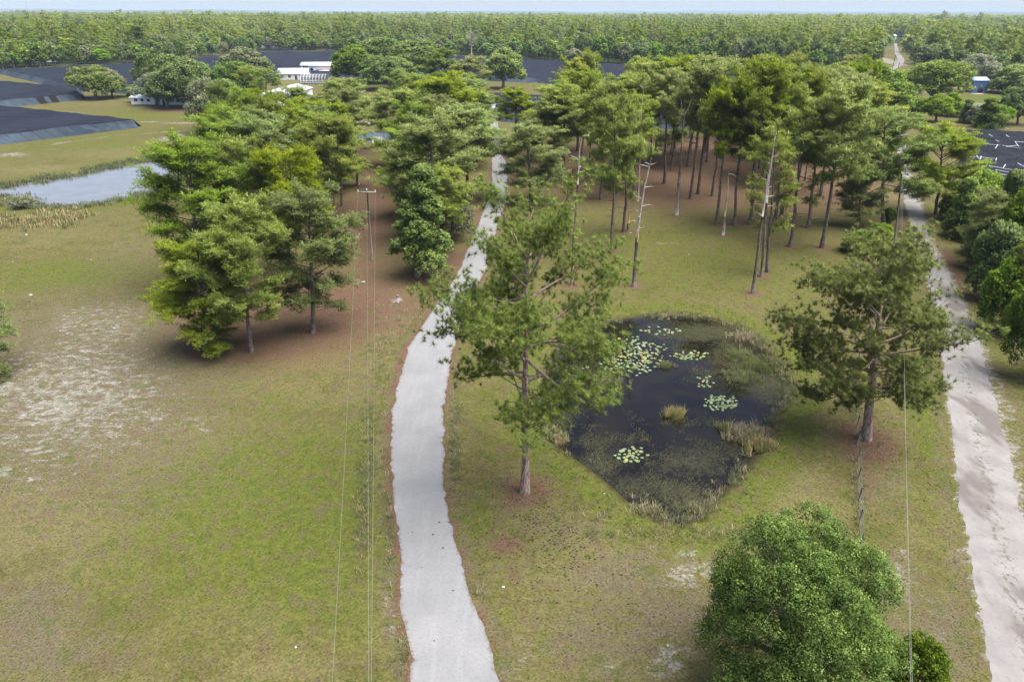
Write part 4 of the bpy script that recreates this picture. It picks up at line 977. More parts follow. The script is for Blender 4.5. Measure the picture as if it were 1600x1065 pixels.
# ------------------------------------------------------------------ water plants
def blades_mesh(name, C, n, h, lean, w, mat, g, spread, tintr=(0, 1), flatten=False):
    N = len(C) * n
    c = np.repeat(C, n, 0) + np.c_[g.normal(0, spread, (N, 2)), np.zeros(N)]
    hh = h * g.uniform(0.6, 1.2, N); az = g.uniform(0, 6.28, N) if not flatten else g.normal(0.9, 0.5, N)
    ln = hh * g.uniform(0.2, 1.0, N) * lean
    tip = c + np.c_[np.cos(az) * ln, np.sin(az) * ln, hh * (0.05 if flatten else 1)]
    s = np.c_[-np.sin(az), np.cos(az), np.zeros(N)] * w * g.uniform(0.7, 1.3, N)[:, None]
    mid = c * 0.45 + tip * 0.55 + np.c_[np.zeros((N, 2)), hh * (0.02 if flatten else 0.18)]
    V = np.stack([c - s, c + s, mid + s * .8, mid - s * .8, tip], 1).reshape(-1, 3); i = np.arange(N) * 5
    T = np.concatenate([np.c_[i, i + 1, i + 2], np.c_[i, i + 2, i + 3], np.c_[i + 3, i + 2, i + 4]])
    base = np.repeat(g.uniform(*tintr, len(C)), n); ti = np.repeat(np.clip(base + g.normal(0, 0.15, N), 0, 1), 5)
    NR = np.tile([0, 0, 1.0], (len(V), 1)) + g.normal(0, 0.3, (len(V), 3))
    return mesh_from(name, V, T, mat, tint=ti, nrm=unit(NR))
gw = np.random.default_rng(9)
# fringe round the pond
def fringe(pl, n, off, tintr, h, name, label, mat='reed', spread=0.12, nb=12, w=0.014, sel=None):
    d = np.r_[0, np.cumsum(np.hypot(*np.diff(np.vstack([pl, pl[:1]]), axis=0).T))]; q = np.vstack([pl, pl[:1]])
    s = gw.uniform(0, d[-1], n); c = np.c_[np.interp(s, d, q[:, 0]), np.interp(s, d, q[:, 1])] + gw.normal(0, off, (n, 2))
    keep = fbm(c, 0.35, 21) > 0.40
    c = c[keep]
    if sel is not None: c = c[sel(c)]
    z = ground_z(sd_box(c, pl)); z = np.maximum(z, WZ - 0.05)
    return tag(obj(name, blades_mesh(name, np.c_[c, z], nb, h, 0.8, w, M[mat], gw, spread, tintr)), label, 'grass', kind='stuff')
fringe(POND, 1100, 0.45, (0.1, 0.95), 0.42, 'shore_grass', 'ragged green and straw coloured grass along the pond edge')
lake_reed = fringe(LAKE, 2000, 1.3, (0.0, 0.6), 0.55, 'shore_reeds', 'green and tan reeds along the banks of the lake at left', 'reed', 0.5, 12, 0.06)
# tan grasses in the marsh corner at the left edge
c = []
for _ in range(260):
    u_ = gw.uniform(0, 1); q = P(-40 + 170 * u_ + gw.normal(0, 8), 352 - 14 * u_ + gw.normal(0, 7)); c.append(q)
for _ in range(30): c.append(P(gw.uniform(-30, 22), gw.normal(317, 3)))
tag(obj('marsh_grass', blades_mesh('marsh_grass', np.array(c), 14, 0.6, 0.7, 0.05, M['reed'], gw, 0.5, (0.55, 1))), 'tall orange tan marsh grass in the corner by the lake at left', 'grass', kind='stuff')
# straw coloured tall grass along the verges
for nm_, lab_, spots in (('verge_grass', 'straw coloured tall grass in strips along the drive and fence', ((577, 690, 6, 60, 90, (.6, 1)), (572, 790, 5, 50, 60, (.4, .9)), (712, 690, 5, 55, 110, (.6, 1)), (600, 560, 16, 40, 90, (.4, .9)), (645, 500, 20, 18, 60, (.4, .9)),
      (1342, 780, 6, 50, 70, (.1, .6)), (1338, 600, 5, 60, 60, (.2, .7)), (740, 960, 10, 50, 40, (.2, .7)), (608, 800, 6, 120, 70, (.1, .6)), (630, 1010, 8, 30, 40, (.1, .6)), (930, 800, 60, 20, 60, (.4, .9)), (1080, 835, 90, 10, 120, (.1, .5)), (560, 820, 5, 60, 40, (.3, .8)))),):
    cc_ = []; tt_ = []
    for cx_, cy_, rx_, ry_, n_, tr_ in spots:
        for _ in range(n_): cc_.append(P(cx_ + gw.normal(0, rx_), cy_ + gw.normal(0, ry_) * .7))
    cc_ = [c_ for c_ in cc_ if abs(road_dist(c_[None, :2], drive_c, drive_w)[0][0]) > road_dist(c_[None, :2], drive_c, drive_w)[1][0] + 0.25]
    tag(obj(nm_, blades_mesh(nm_, np.array(cc_), 16, 0.26, 1.0, 0.012, M['reed'], gw, 0.16, (.15, .95))), lab_, 'grass', kind='stuff')
# weed beds lying in the water
p = np.c_[gw.uniform(POND[:, 0].min(), POND[:, 0].max(), 26000), gw.uniform(POND[:, 1].min(), POND[:, 1].max(), 26000)]
k = (sdist(p, POND) < -0.1) & (weed_mask(p) * 1.25 + (fbm(p, 0.55, 31) - 0.5) * 1.6 > gw.uniform(0.35, 1.1, len(p)))
tag(obj('pond_weed', blades_mesh('pond_weed', np.c_[p[k], np.full(k.sum(), WZ + 0.006)], 3, 0.42, 1.0, 0.016, M['weed'], gw, 0.2, (0.0, 0.35), True)), 'olive brown weed lying in streaks in the dark pond water', 'water weed', kind='stuff')

def tussock(px, py, r, h, tintr, label, n=40, nb=16, name='grass_tussock'):
    c = P(px, py, WZ); g = gw
    q = g.normal(0, 0.5, (n, 2)) * np.array([r, r * 0.8])
    mesh = blades_mesh('blades', np.c_[q, np.zeros(n)], nb, h, 0.75, 0.018, M['reed'], g, 0.10, tintr)
    o = obj(name, mesh, loc=(c[0], c[1], WZ - 0.02)); return tag(o, label, 'grass tussock', 'tussocks standing in the pond')
tussock(1057, 650, 0.85, 0.75, (0.5, 0.95), 'lone tan grass tussock in the middle of the open pond water')
tussock(948, 598, 1.5, 0.55, (0.35, 0.8), 'wide brown tussock under the largest patch of lily pads', 70)
tussock(1040, 572, 0.7, 0.45, (0.3, 0.6), 'small brownish tussock just right of the largest lily patch')
tussock(873, 690, 0.7, 0.7, (0.85, 1.0), 'pale straw tussock on the left tip of the pond shore')
tussock(862, 678, 0.6, 0.6, (0.7, 0.95), 'tan tussock beside the palest one at the left shore')
tussock(1168, 682, 1.7, 0.8, (0.6, 1.0), 'large buff grass bed jutting from the right shore', 110)
tussock(1190, 700, 1.2, 0.8, (0.7, 1.0), 'pale drooping tussock at the foot of the right shore bed', 60)
tussock(1138, 672, 0.9, 0.5, (0.5, 0.8), 'low dull tussock at the water end of the right shore bed', 40)
tussock(1165, 528, 1.3, 0.6, (0.6, 0.95), 'buff reeds at the upper right shore of the pond', 60)
tussock(1190, 575, 1.9, 0.55, (0.25, 0.6), 'broad olive reed bed at the right of the pond', 110)
tussock(1160, 590, 1.7, 0.50, (0.2, 0.5), 'low green brown reed bed between pads and right shore', 90)
tussock(1150, 555, 1.6, 0.45, (0.2, 0.5), 'thin reed bed under the upper right shore', 80)
tussock(1085, 800, 0.9, 0.6, (0.6, 0.9), 'straw tussock at the bottom tip of the pond', 40)
tussock(1005, 800, 1.0, 0.55, (0.7, 1.0), 'pale straw tussock left of the bottom tip of the pond', 40)

M['pad'] = foliage("lily_leaf", (0.17, 0.24, 0.10), (0.26, 0.33, 0.15), (0.36, 0.38, 0.20), 0.15)
M['pad_y'] = foliage("yellow_lily_leaf", (0.30, 0.26, 0.07), (0.42, 0.33, 0.10), (0.45, 0.24, 0.08), 0.15)
pads = []
for k_ in range(4):
    g = np.random.default_rng(k_); th = np.linspace(0.22, 2 * math.pi - 0.22, 12); rr = 1 + g.normal(0, 0.05, 12)
    V = np.vstack([[0, 0, 0.004], np.c_[np.cos(th) * rr, np.sin(th) * rr, g.normal(0.012, 0.015, 12)]])
    for mt in ('pad', 'pad_y'):
        pads.append(mesh_from('lily_leaf', V, [(0, i, i + 1) for i in range(1, 12)], M[mt], tint=np.full(13, 0.25 * k_ + 0.1), nrm=np.tile([0, 0, 1.0], (13, 1))))
def lily(cx, cy, rx, ry, n, label, yel=0.1, ang=0.0):
    c = P(cx, cy, WZ); root = empty('water_lily', (c[0], c[1], WZ + 0.02)); g = gw; used = []
    for i in range(n):
        for _ in range(30):
            u, v = g.normal(0, 0.52, 2)
            if u * u + v * v > 1.4: continue
            q = P(cx + u * rx + v * ang, cy + v * ry, WZ)
            if all((q[0] - a) ** 2 + (q[1] - b) ** 2 > 0.055 for a, b in used): break
        if sdist(np.array([q[:2]]), POND)[0] > -0.2: continue
        used.append((q[0], q[1]))
        yy = g.uniform() < yel * math.exp(-2 * (u * u + v * v)) * 2
        o = obj('leaf', pads[g.integers(0, 4) * 2 + (1 if yy else 0)], root, (q[0] - c[0], q[1] - c[1], g.uniform(0, 0.015)))
        s_ = g.uniform(0.10, 0.19); o.scale = (s_, s_, 1); o.rotation_euler = (g.normal(0, 0.05), g.normal(0, 0.05), g.uniform(0, 6.28))
    tag(root, label, 'water lily', 'lily pad patches on the pond')
lily(988, 556, 52, 26, 215, 'largest patch of yellow green lily pads, centre left of the pond', 0.16)
lily(900, 583, 26, 12, 26, 'small lily patch at the left shore under the pine boughs')
lily(1078, 556, 28, 7, 34, 'narrow row of lily pads right of the largest patch')
lily(1030, 517, 34, 7, 22, 'sparse lily pads near the upper shore of the pond')
lily(1098, 597, 14, 12, 16, 'few lily pads with an orange one right of the pond centre', 0.3)
lily(1127, 629, 24, 12, 52, 'dense round lily patch near the right shore', 0.0)
lily(988, 711, 26, 13, 30, 'isolated lily pads in the lower open water', 0.05)
lily(1140, 521, 10, 3, 5, 'tiny group of lily pads by the upper right reeds')

# ------------------------------------------------------------------ pine cones, stones, stump
g = gw; C = []
for cx, cy, rx, ry, n in ((850, 850, 70, 60, 170), (790, 800, 60, 40, 60), (900, 840, 60, 40, 70), (690, 850, 60, 80, 8), (470, 480, 90, 40, 110), (900, 930, 80, 50, 24), (200, 560, 120, 40, 60)):
    for _ in range(n): C.append(P(cx + g.normal(0, rx * .6), cy + g.normal(0, ry * .6), 0.05))
mbc = MB()
for c in C:
    if sdist(np.array([c[:2]]), POND)[0] < 0.5: continue
    r = g.uniform(0.032, 0.062); o8 = np.array([[1, 0, 0], [-1, 0, 0], [0, 1, 0], [0, -1, 0], [0, 0, 1.0], [0, 0, -.7]]) * r * np.array([1.4, 1, 1])
    mbc.add(o8 + c, [(0, 2, 4), (2, 1, 4), (1, 3, 4), (3, 0, 4), (2, 0, 5), (1, 2, 5), (3, 1, 5), (0, 3, 5)])
M['cone'] = simple("pine_cone", (0.075, 0.055, 0.040), 0.9)
tag(mbc.build('fallen_pine_cones', M['cone']), 'small dark pine cones scattered over grass and drive', 'pine cones', kind='stuff')
M['white'] = simple("white_paint", (0.78, 0.78, 0.79), 0.5)
M['stone'] = simple("pale_stone", (0.42, 0.40, 0.37), 0.8)
def rock(px, py, r, label, name='white_stone'):
    c = P(px, py); mb = MB(); gg = np.random.default_rng(int(px)); th = np.linspace(0, 2 * math.pi, 9)[:-1]
    V = [[0, 0, r * 0.55]]
    for lvl, (rr, z) in enumerate(((0.6, 0.42), (1.0, 0.12), (0.95, -0.1))):
        for a in th: V.append([math.cos(a) * r * rr * gg.uniform(.75, 1.2), math.sin(a) * r * rr * gg.uniform(.6, 1.1), z * r * gg.uniform(.8, 1.2)])
    T = [(0, 1 + i, 1 + (i + 1) % 8) for i in range(8)]
    for l in range(2):
        for i in range(8):
            a, b = 1 + l * 8 + i, 1 + l * 8 + (i + 1) % 8; T += [(a, a + 8, b + 8), (a, b + 8, b)]
    mb.add(V, T); tag(mb.build(name, M['stone'], loc=(c[0], c[1], 0.02)), label, 'stone')
for px, py, r, lab in ((462, 1011, .14, 'small white stone on the grass near the bottom edge'), (786, 917, .2, 'whitish lump in the grass right of the drive'), (178, 513, .22, 'white lump on the bare ground left of the pine clump'),
    (558, 443, .25, 'pale stone under the power line'), (48, 461, .4, 'flat white slab on the lawn at the left'), (41, 367, .35, 'white slab near the lake corner'), (142, 406, .2, 'tiny white stone on the bright green lawn'),
    (944, 771, .12, 'tiny white speck of stone left of the pond tip'), (1043, 1008, .13, 'white pebble on sandy ground at the bottom'), (985, 364, .25, 'white wood chip pile at the foot of the split pine'),
    (1076, 398, .2, 'white fragment on the lawn behind the pond'), (1222, 339, .3, 'pale log piece at the foot of a grove pine'), (20, 497 - 88, .15, 'small white stone left on the green lawn strip')):
    rock(px, py, r * .6, lab)
def stump(px, py):
    c = P(px, py); root = empty('tree_stump', (c[0], c[1], 0)); mb = MB(); gg = np.random.default_rng(3)
    mb.tube([(0, 0, -.05), (0, 0, .15), (0.02, 0, .45), (0.05, 0, .75)], [.42, .30, .24, .16], 9); mb.build('stump_body', M['snag'], root, True)
    for i in range(7):
        a = i * 0.9 + 0.3; r = MB(); r.tube([(math.cos(a) * .15, math.sin(a) * .15, .2), (math.cos(a) * .5, math.sin(a) * .5, .05), (math.cos(a + .1) * gg.uniform(.7, 1.2), math.sin(a + .1) * gg.uniform(.7, 1.1), 0)], [.09, .07, .02], 5)
        r.build('root', M['snag'], root, True)
    tag(root, 'pale weathered stump with splayed roots beside the drive', 'stump')
stump(622, 470)
lg = MB(); a, b = P(1219, 338), P(1230, 337); lg.tube([a + [0, 0, .1], b + [0, 0, .1]], [.12, .08], 6); tag(lg.build('fallen_log', M['raw']), 'short reddish fallen log on the straw in the grove', 'log')
lg = MB(); a, b = P(1268, 343), P(1283, 342); lg.tube([a + [0, 0, .08], (a + b) / 2 + [0, .3, .12], b + [0, 0, .08]], [.09, .07, .05], 6); tag(lg.build('fallen_branch', M['snag']), 'pale fallen branch on grass at the right of the grove', 'branch')

# ------------------------------------------------------------------ power lines
M['pole'] = simple("weathered_pole", (0.15, 0.14, 0.13), 0.85); M['arm'] = simple("pale_crossarm", (0.36, 0.34, 0.30), 0.8)
M['wire'] = simple("aluminium_wire", (0.24, 0.24, 0.20), 0.5); M['insul'] = simple("porcelain", (0.75, 0.75, 0.76), 0.3); M['metal'] = simple("galvanised_steel", (0.35, 0.36, 0.37), 0.5)
b, h, lean = base_and_height(582, 405, 573, 297)
pole = empty('power_pole', (b[0], b[1], 0)); mb = MB(); mb.tube([(0, 0, -.3), (lean * .5, 0, h * .5), (lean, 0, h)], [.17, .14, .11], 10); mb.build('pole', M['pole'], pole, True)
mb = MB(); mb.box((lean, -.14, h - .25), (2.5, .10, .13)); mb.build('crossarm', M['arm'], pole)
for sx in (-1.18, 0.0, 1.18):
    mb = MB(); mb.tube([(lean + sx, -.14 if sx else 0, h - .18 if sx else h), (lean + sx, -.14 if sx else 0, h + .05 if sx else h + .2)], [.07, .09], 8); mb.build('insulator', M['insul'], pole)
mb = MB(); mb.tube([(lean - .05, -.05, h - 1.0), (-2.6, 1.8, 0.0)], [.015, .015], 4); mb.build('guy_wire', M['wire'], pole)
tag(pole, 'weathered wooden power pole with a pale crossarm on the straw clearing', 'power pole')
def wire(a, b, sag, r, label):
    a = np.array(a); b = np.array(b); s = np.linspace(0, 1, 60); pts = a + (b - a) * s[:, None]; pts[:, 2] -= sag * 4 * s * (1 - s)
    mb = MB(); mb.tube(pts, np.full(60, r), 5); tag(mb.build('power_wire', M['wire'], smooth=True), label, 'wire')
def extend(a, q, k=1.35): a = np.array(a); q = np.array(q); return a + (q - a) * k
T0 = np.array([b[0] + lean, b[1] - .14, h + .05])
wire(T0 + [-1.18, 0, 0], extend(T0 + [-1.18, 0, 0], P(516, 1065, 9.6), 1.3), 0.75, 0.008, 'left single wire of the power line over the lawn')
wire(T0 + [0, .14, .15], extend(T0 + [0, .14, .15], P(574, 1065, 9.9), 1.3), 0.75, 0.008, 'middle wire of the power line over the lawn')
wire(T0 + [1.18, 0, 0], extend(T0 + [1.18, 0, 0], P(578, 1065, 9.3), 1.3), 0.8, 0.008, 'right wire of the power line over the lawn')
b2, h2_, lean2 = base_and_height(1398, 381, 1409, 271)
pole2 = empty('power_pole', (b2[0], b2[1], 0)); mb = MB(); mb.tube([(0, 0, -.3), (lean2 * .5, 0, h2_ * .5), (lean2, 0, h2_)], [.16, .13, .10], 10); mb.build('pole', simple("dark_pole", (0.10, 0.09, 0.085), 0.85), pole2, True)
mb = MB(); mb.tube([(lean2, 0, h2_), (lean2, 0, h2_ + .25)], [.08, .09], 8); mb.build('insulator', M['insul'], pole2)
tag(pole2, 'dark leaning power pole between the very broad pine and the sand road', 'power pole')
T1 = np.array([b2[0] + lean2, b2[1], h2_ + .25])
wire(T1, extend(T1, P(1427, 1065, 10.0), 1.3), 0.5, 0.008, 'upper wire running down the verge beside the sand road')
wire(T1 - [0, .1, 1.0], extend(T1 - [0, .1, 1.0], P(1431, 1065, 8.8), 1.3), 0.7, 0.008, 'lower wire running down the verge beside the sand road')
b3 = P(1392, 118); mb = MB(); mb.tube([b3, b3 + [0, 0, 11]], [.2, .14], 8); tag(mb.build('power_pole', M['pole'], smooth=True), 'thin far power pole at the bend of the sand road', 'power pole')
b4 = P(1399, 126); mb = MB(); mb.tube([b4, b4 + [0, 0, 9]], [.2, .14], 8); tag(mb.build('power_pole', M['pole'], smooth=True), 'second thin far pole nearer the grove by the sand road', 'power pole')
# radio masts on the horizon
for px, dist, hh, lab in ((771, 3600, 92, 'thin radio mast on the horizon near the middle'), (45, 3600, 78, 'thin radio mast on the horizon at the left')):
    xx = (px - 800) / FPX * (dist * math.cos(PITCH) + 12); root = empty('radio_mast', (xx, dist, 0))
    for k_ in range(3):
        a = k_ * 2.094; mb = MB(); mb.tube([(math.cos(a) * .55, math.sin(a) * .55, 0), (math.cos(a) * .3, math.sin(a) * .3, hh)], [.16, .12], 4); mb.build('leg', M['metal'], root)
    mb = MB()
    for z in np.arange(2, hh, 3.0):
        for k_ in range(3):
            a, c_ = k_ * 2.094, (k_ + 1) * 2.094; mb.tube([(math.cos(a) * .5, math.sin(a) * .5, z), (math.cos(c_) * .5, math.sin(c_) * .5, z + 3 if z + 3 < hh else z)], [.07, .07], 3, False)
    mb.build('bracing', M['metal'], root); tag(root, lab, 'radio mast')

# ------------------------------------------------------------------ fences
M['post'] = simple("grey_fence_wood", (0.15, 0.135, 0.12), 0.9, var=0.3, scale=5); M['rail'] = simple("dark_fence_board", (0.13, 0.135, 0.15), 0.8, var=0.3, scale=5)
def path_pts(px, step):
    q = np.array([P(*a)[:2] for a in px]); return resample(q, step)
fr = empty('wire_fence'); fp = path_pts([(1344, 900), (1343, 835), (1341, 760), (1339, 690), (1338, 640), (1340, 560), (1340, 480), (1339, 410), (1338, 360), (1336, 320)], 2.6)
fr.location = (*fp[0], 0)
for i, q in enumerate(fp):
    mb = MB(); r = 0.075 if i % 3 == 0 else 0.045; mb.tube([(0, 0, -.2), (gw.normal(0, .03), gw.normal(0, .03), 1.3)], [r, r * .9], 7)
    mb.build('post', M['post'], fr, loc=(q[0] - fp[0][0], q[1] - fp[0][1], 0))
for z in (0.3, 0.6, 0.9, 1.18):
    mb = MB(); mb.tube(np.c_[fp - fp[0], np.full(len(fp), z)], np.full(len(fp), .004), 3); mb.build('wire', M['metal'], fr)
mb = MB()
for i in range(len(fp) - 1):
    a, c_ = fp[i] - fp[0], fp[i + 1] - fp[0]
    mb.tube([(a[0], a[1], 1.2), (c_[0], c_[1], 1.2)], [.022, .022], 4)
mb.build('top_rail', M['post'], fr)
tag(fr, 'wire fence with grey posts running past the broad pine to the grove', 'fence')
bf = empty('board_fence'); fp = path_pts([(1700, 720), (1640, 620), (1600, 562), (1584, 540), (1566, 515)], 2.4); bf.location = (*fp[0], 0)
for q in fp:
    mb = MB(); mb.box((0, 0, .65), (.14, .14, 1.4)); mb.build('post', M['rail'], bf, loc=(q[0] - fp[0][0], q[1] - fp[0][1], 0))
for i in range(len(fp) - 1):
    a, c_ = fp[i] - fp[0], fp[i + 1] - fp[0]; L = np.linalg.norm(c_ - a); an = math.atan2(c_[1] - a[1], c_[0] - a[0])
    for z in (.35, .75, 1.15):
        mb = MB(); mb.box((0, 0, 0), (L - .02, .04, .14)); o = mb.build('rail', M['rail'], bf); mid = (a + c_) / 2 + np.array([-math.sin(an), math.cos(an)]) * 0.10; o.location = (mid[0], mid[1], z); o.rotation_euler = (0, 0, an)
tag(bf, 'weathered dark board fence at the right edge beside the sand road', 'fence')
for i, (px, py) in enumerate(((1412, 395), (1417, 398))):
    pass

# ------------------------------------------------------------------ shade cloth houses
def cloth_mat(name, col, col2):
    t = NT(name); nz = t.noise(0.06, t.pos(1, 0.35, 1), 4.0); n2 = t.noise(0.5, t.pos(0.25, 1, 1), 3.0); n3 = t.noise(3.0, t.pos(), 2.0)
    c = t.mix(t.step(nz, 0.35, 0.65), col, col2); c = t.mix(t.math('MULTIPLY', t.step(n2, 0.45, 0.7), 0.4), c, tuple(x * 1.5 for x in col2))
    wv = t.n("ShaderNodeTexWave", wave_type='BANDS', bands_direction='Y'); wv.inputs['Scale'].default_value = 0.12; wv.inputs['Distortion'].default_value = 0.6; t.l(t.pos(), wv.inputs['Vector'])
    c = t.mix(t.math('MULTIPLY', t.step(wv.outputs[1], 0.9, 0.99), 0.35), c, tuple(x * 0.5 for x in col))
    t.bsdf(c, 0.9, 0.08, bump=n2, bstr=0.4, bdist=0.3); return t.m
M['cloth'] = cloth_mat("black_shade_cloth", (0.015, 0.017, 0.026), (0.021, 0.024, 0.035))
M['side'] = cloth_mat("worn_side_cloth", (0.030, 0.040, 0.055), (0.062, 0.080, 0.100))
M['gap_shade'] = simple("painted_opening_shade", (0.008, 0.008, 0.010), 0.9)  # near-black colour stands in for the shade inside the open slots
def tri_grid(corners, n, m_, zfun):
    """bilinear patch over four ground corners (a b c d)"""
    a, b, c, d = [np.array(v[:2]) for v in corners]
    u, v = np.meshgrid(np.linspace(0, 1, n + 1), np.linspace(0, 1, m_ + 1)); u = u.ravel()[:, None]; v = v.ravel()[:, None]
    q = a * (1 - u) * (1 - v) + b * u * (1 - v) + c * u * v + d * (1 - u) * v
    i = (np.arange(m_)[:, None] * (n + 1) + np.arange(n)[None, :]).ravel()
    return np.c_[q, zfun(q)], np.concatenate([np.c_[i, i + 1, i + n + 2], np.c_[i, i + n + 2, i + n + 1]]), q
def shade_house(px4, H, label, n=(40, 20), near_side=True, slope=2.2, gaps=()):
    """px4: roof corners far-left, far-right, near-right, near-left at roof height"""
    cs = [P(x, y, H) for x, y in px4]; root = empty('shade_house', (*((cs[0] + cs[2]) / 2)[:2], 0)); o0 = np.array([root.location[0], root.location[1], 0])
    zf = lambda q: H - 0.30 * np.abs(np.sin(q[:, 1] * 0.42)) - 0.25 * fbm(q, 0.12, 4)
    V, T, q = tri_grid(cs, *n, zf); mb = MB(); mb.add(V - o0, T); mb.build('cloth_roof', M['cloth'], root, True)
    cen = sum(c[:2] for c in cs) / 4
    for i, (a, b) in enumerate(((3, 2), (2, 1), (0, 3))):
        A_, B_ = cs[a], cs[b]; L = np.linalg.norm(B_ - A_); e = (B_ - A_) / L; nrm = np.array([e[1], -e[0], 0])
        if np.dot(nrm[:2], cen - A_[:2]) > 0: nrm = -nrm
        k = max(2, int(L / 6)); s = np.linspace(0, 1, k + 1); top = A_ + (B_ - A_) * s[:, None]; top[:, 2] = zf(top[:, :2]) + .01
        bot = top + nrm * (slope + 0.5 * (fbm(top[:, :2], 0.1, 2)[:, None] - 0.5)); bot[:, 2] = 0.0
        V = np.vstack([top, (top + bot) / 2 - [0, 0, .1], bot]); j = np.arange(k); w = k + 1
        T = np.concatenate([np.c_[j, j + 1, j + w + 1], np.c_[j, j + w + 1, j + w], np.c_[j + w, j + w + 1, j + 2 * w + 1], np.c_[j + w, j + 2 * w + 1, j + 2 * w]])
        mb = MB(); mb.add(V - o0, T); mb.build('cloth_side', M['side'], root, True)
        if i == 0:
            for gpos in gaps:
                c0 = A_ + (B_ - A_) * gpos; mb = MB(); w_ = e * 1.3
                up = c0 + np.array([0, 0, .04]) + nrm * .10; dn = c0 + nrm * (slope + .15); dn[2] = 0.05
                mb.quad(up - w_ - o0, up + w_ - o0, dn + w_ - o0, dn - w_ - o0); mb.build('dark_opening_panel', M['gap_shade'], root)  # dark sheet laid over the side cloth, slot shade put into its colour
    # posts that carry the roof along the near edge
    A_, B_ = cs[3], cs[2]
    for s_ in np.linspace(0.02, 0.98, 9):
        c0 = A_ + (B_ - A_) * s_; mb = MB(); mb.tube([(c0[0] - o0[0], c0[1] - o0[1], 0), (c0[0] - o0[0], c0[1] - o0[1], H - .1)], [.08, .08], 6); mb.build('post', M['post'], root)
    tag(root, label, 'shade house'); return root
shade_house([(-150, 152), (-10, 162), (208, 185), (-120, 222)], 2.6, 'near black shade cloth roof at the left edge with pointed right end', (50, 24))
shade_house([(-180, 110), (118, 135), (122, 145), (-170, 172)], 2.6, 'middle black shade cloth roof with two open slots in its side', (50, 16), gaps=(0.755, 0.83))
shade_house([(-250, 118), (232, 97), (215, 136), (-250, 100)] if False else [(0, 107), (232, 97), (212, 137), (112, 131)], 2.6, 'far black shade cloth roof behind the lone lawn oak', (60, 20))
shade_house([(-200, 118), (2, 107), (114, 131), (-180, 104)] if False else [(-300, 121), (-2, 107.5), (110, 130.5), (-300, 95)] if False else [(232, 97), (400, 80), (440, 112), (212, 137)], 2.6, 'far black shade cloth roof behind the oaks of the long white building', (50, 20))
shade_house([(402, 80), (548, 79), (520, 113), (441, 112)], 2.6, 'far black shade cloth roof behind the white house', (40, 20))
shade_house([(552, 79.5), (775, 89), (765, 118), (524, 113)], 2.6, 'far black shade cloth roof behind the domed oaks', (50, 16))
shade_house([(778, 89), (1060, 104), (1040, 130), (768, 118)], 2.6, 'far black shade cloth roof behind the grove, left part', (60, 16))
shade_house([(1063, 104), (1322, 113), (1312, 140), (1043, 130)], 2.6, 'far black shade cloth roof behind the grove, right part', (60, 16))
shade_house([(905, 150), (1262, 160), (1262, 190), (905, 181)], 3.0, 'long grey blue cloth roof seen through the grove trunks', (60, 14))
aw = shade_house([(768, 143), (902, 150), (902, 181), (786, 173)], 3.2, 'black awning roof with pale stripes at the head of the drive', (40, 16))
# torn house at the right
torn = empty('torn_shade_house'); cs = [P(1512, 197, 2.2), P(1720, 200, 2.2), P(1760, 300, 2.2), P(1500, 262, 2.2)]; torn.location = (cs[0][0], cs[0][1], 0); o0 = np.array([cs[0][0], cs[0][1], 0])
g7 = np.random.default_rng(8)
t = NT("torn_black_cloth"); nz = t.noise(0.5, t.pos(0.5, 1.2, 1), 5.0, 0.65); n2 = t.noise(2.5, t.pos(), 3.0)
c = t.mix(t.step(nz, 0.35, 0.65), (0.005, 0.006, 0.009), (0.016, 0.018, 0.026)); c = t.mix(t.math('MULTIPLY', t.step(n2, 0.6, 0.72), 0.4), c, (0.05, 0.05, 0.06)); t.bsdf(c, 0.8, 0.15, bump=nz, bstr=0.8, bdist=0.6); M['torn'] = t.m
V, T, q = tri_grid(cs, 60, 50, lambda q: 0.5 + 1.0 * fbm(q, 0.22, 6) + 0.5 * fbm(q, 0.7, 7) ** 2)
mb = MB(); mb.add(V - o0, T); mb.build('fallen_cloth', M['torn'], torn, True)
def tpipe(x0, y0, x1, y1, r=0.13, z=2.0):
    a, b = P(x0, y0, z) - o0, P(x1, y1, z) - o0; mb = MB(); mb.tube([a, (a + b) / 2 + [0, 0, -.05], b], [r] * 3, 6); mb.build('pipe', M['white'], torn, True)
for seg in ((1511,223,1535,224),(1535,224,1563,227),(1566,227,1596,232),(1585,221,1640,225),(1510,245,1528,245),(1531,245,1557,248),(1514,256,1542,260),(1545,259,1600,268),(1555,265,1600,273),(1565,272,1620,281),(1572,229,1590,227),(1586,221,1592,229),
            (1555,232,1559,226),(1526,243,1531,249),(1532,249,1533,244),(1556,251,1557,247),(1538,255,1543,258),(1545,210,1551,213),(1572,211,1577,214),(1556,219,1561,221),(1567,263,1571,257),(1512,228,1516,225),(1590,255,1600,260),(1571,200,1576,201)):
    tpipe(*seg, r=0.05 if seg[2] - seg[0] > 12 else 0.075)
for px, py in ((1523, 224), (1531, 224), (1534, 229), (1563, 227), (1550, 237), (1584, 262), (1582, 275), (1596, 240)):
    c0 = P(px, py, 0) - o0; mb = MB(); mb.tube([c0, c0 + [g7.normal(0, .1), g7.normal(0, .1), 2.6]], [.07, .06], 6); mb.build('post', M['post'], torn, True)
tag(torn, 'collapsed black shade house with broken white pipes at the right edge', 'shade house')

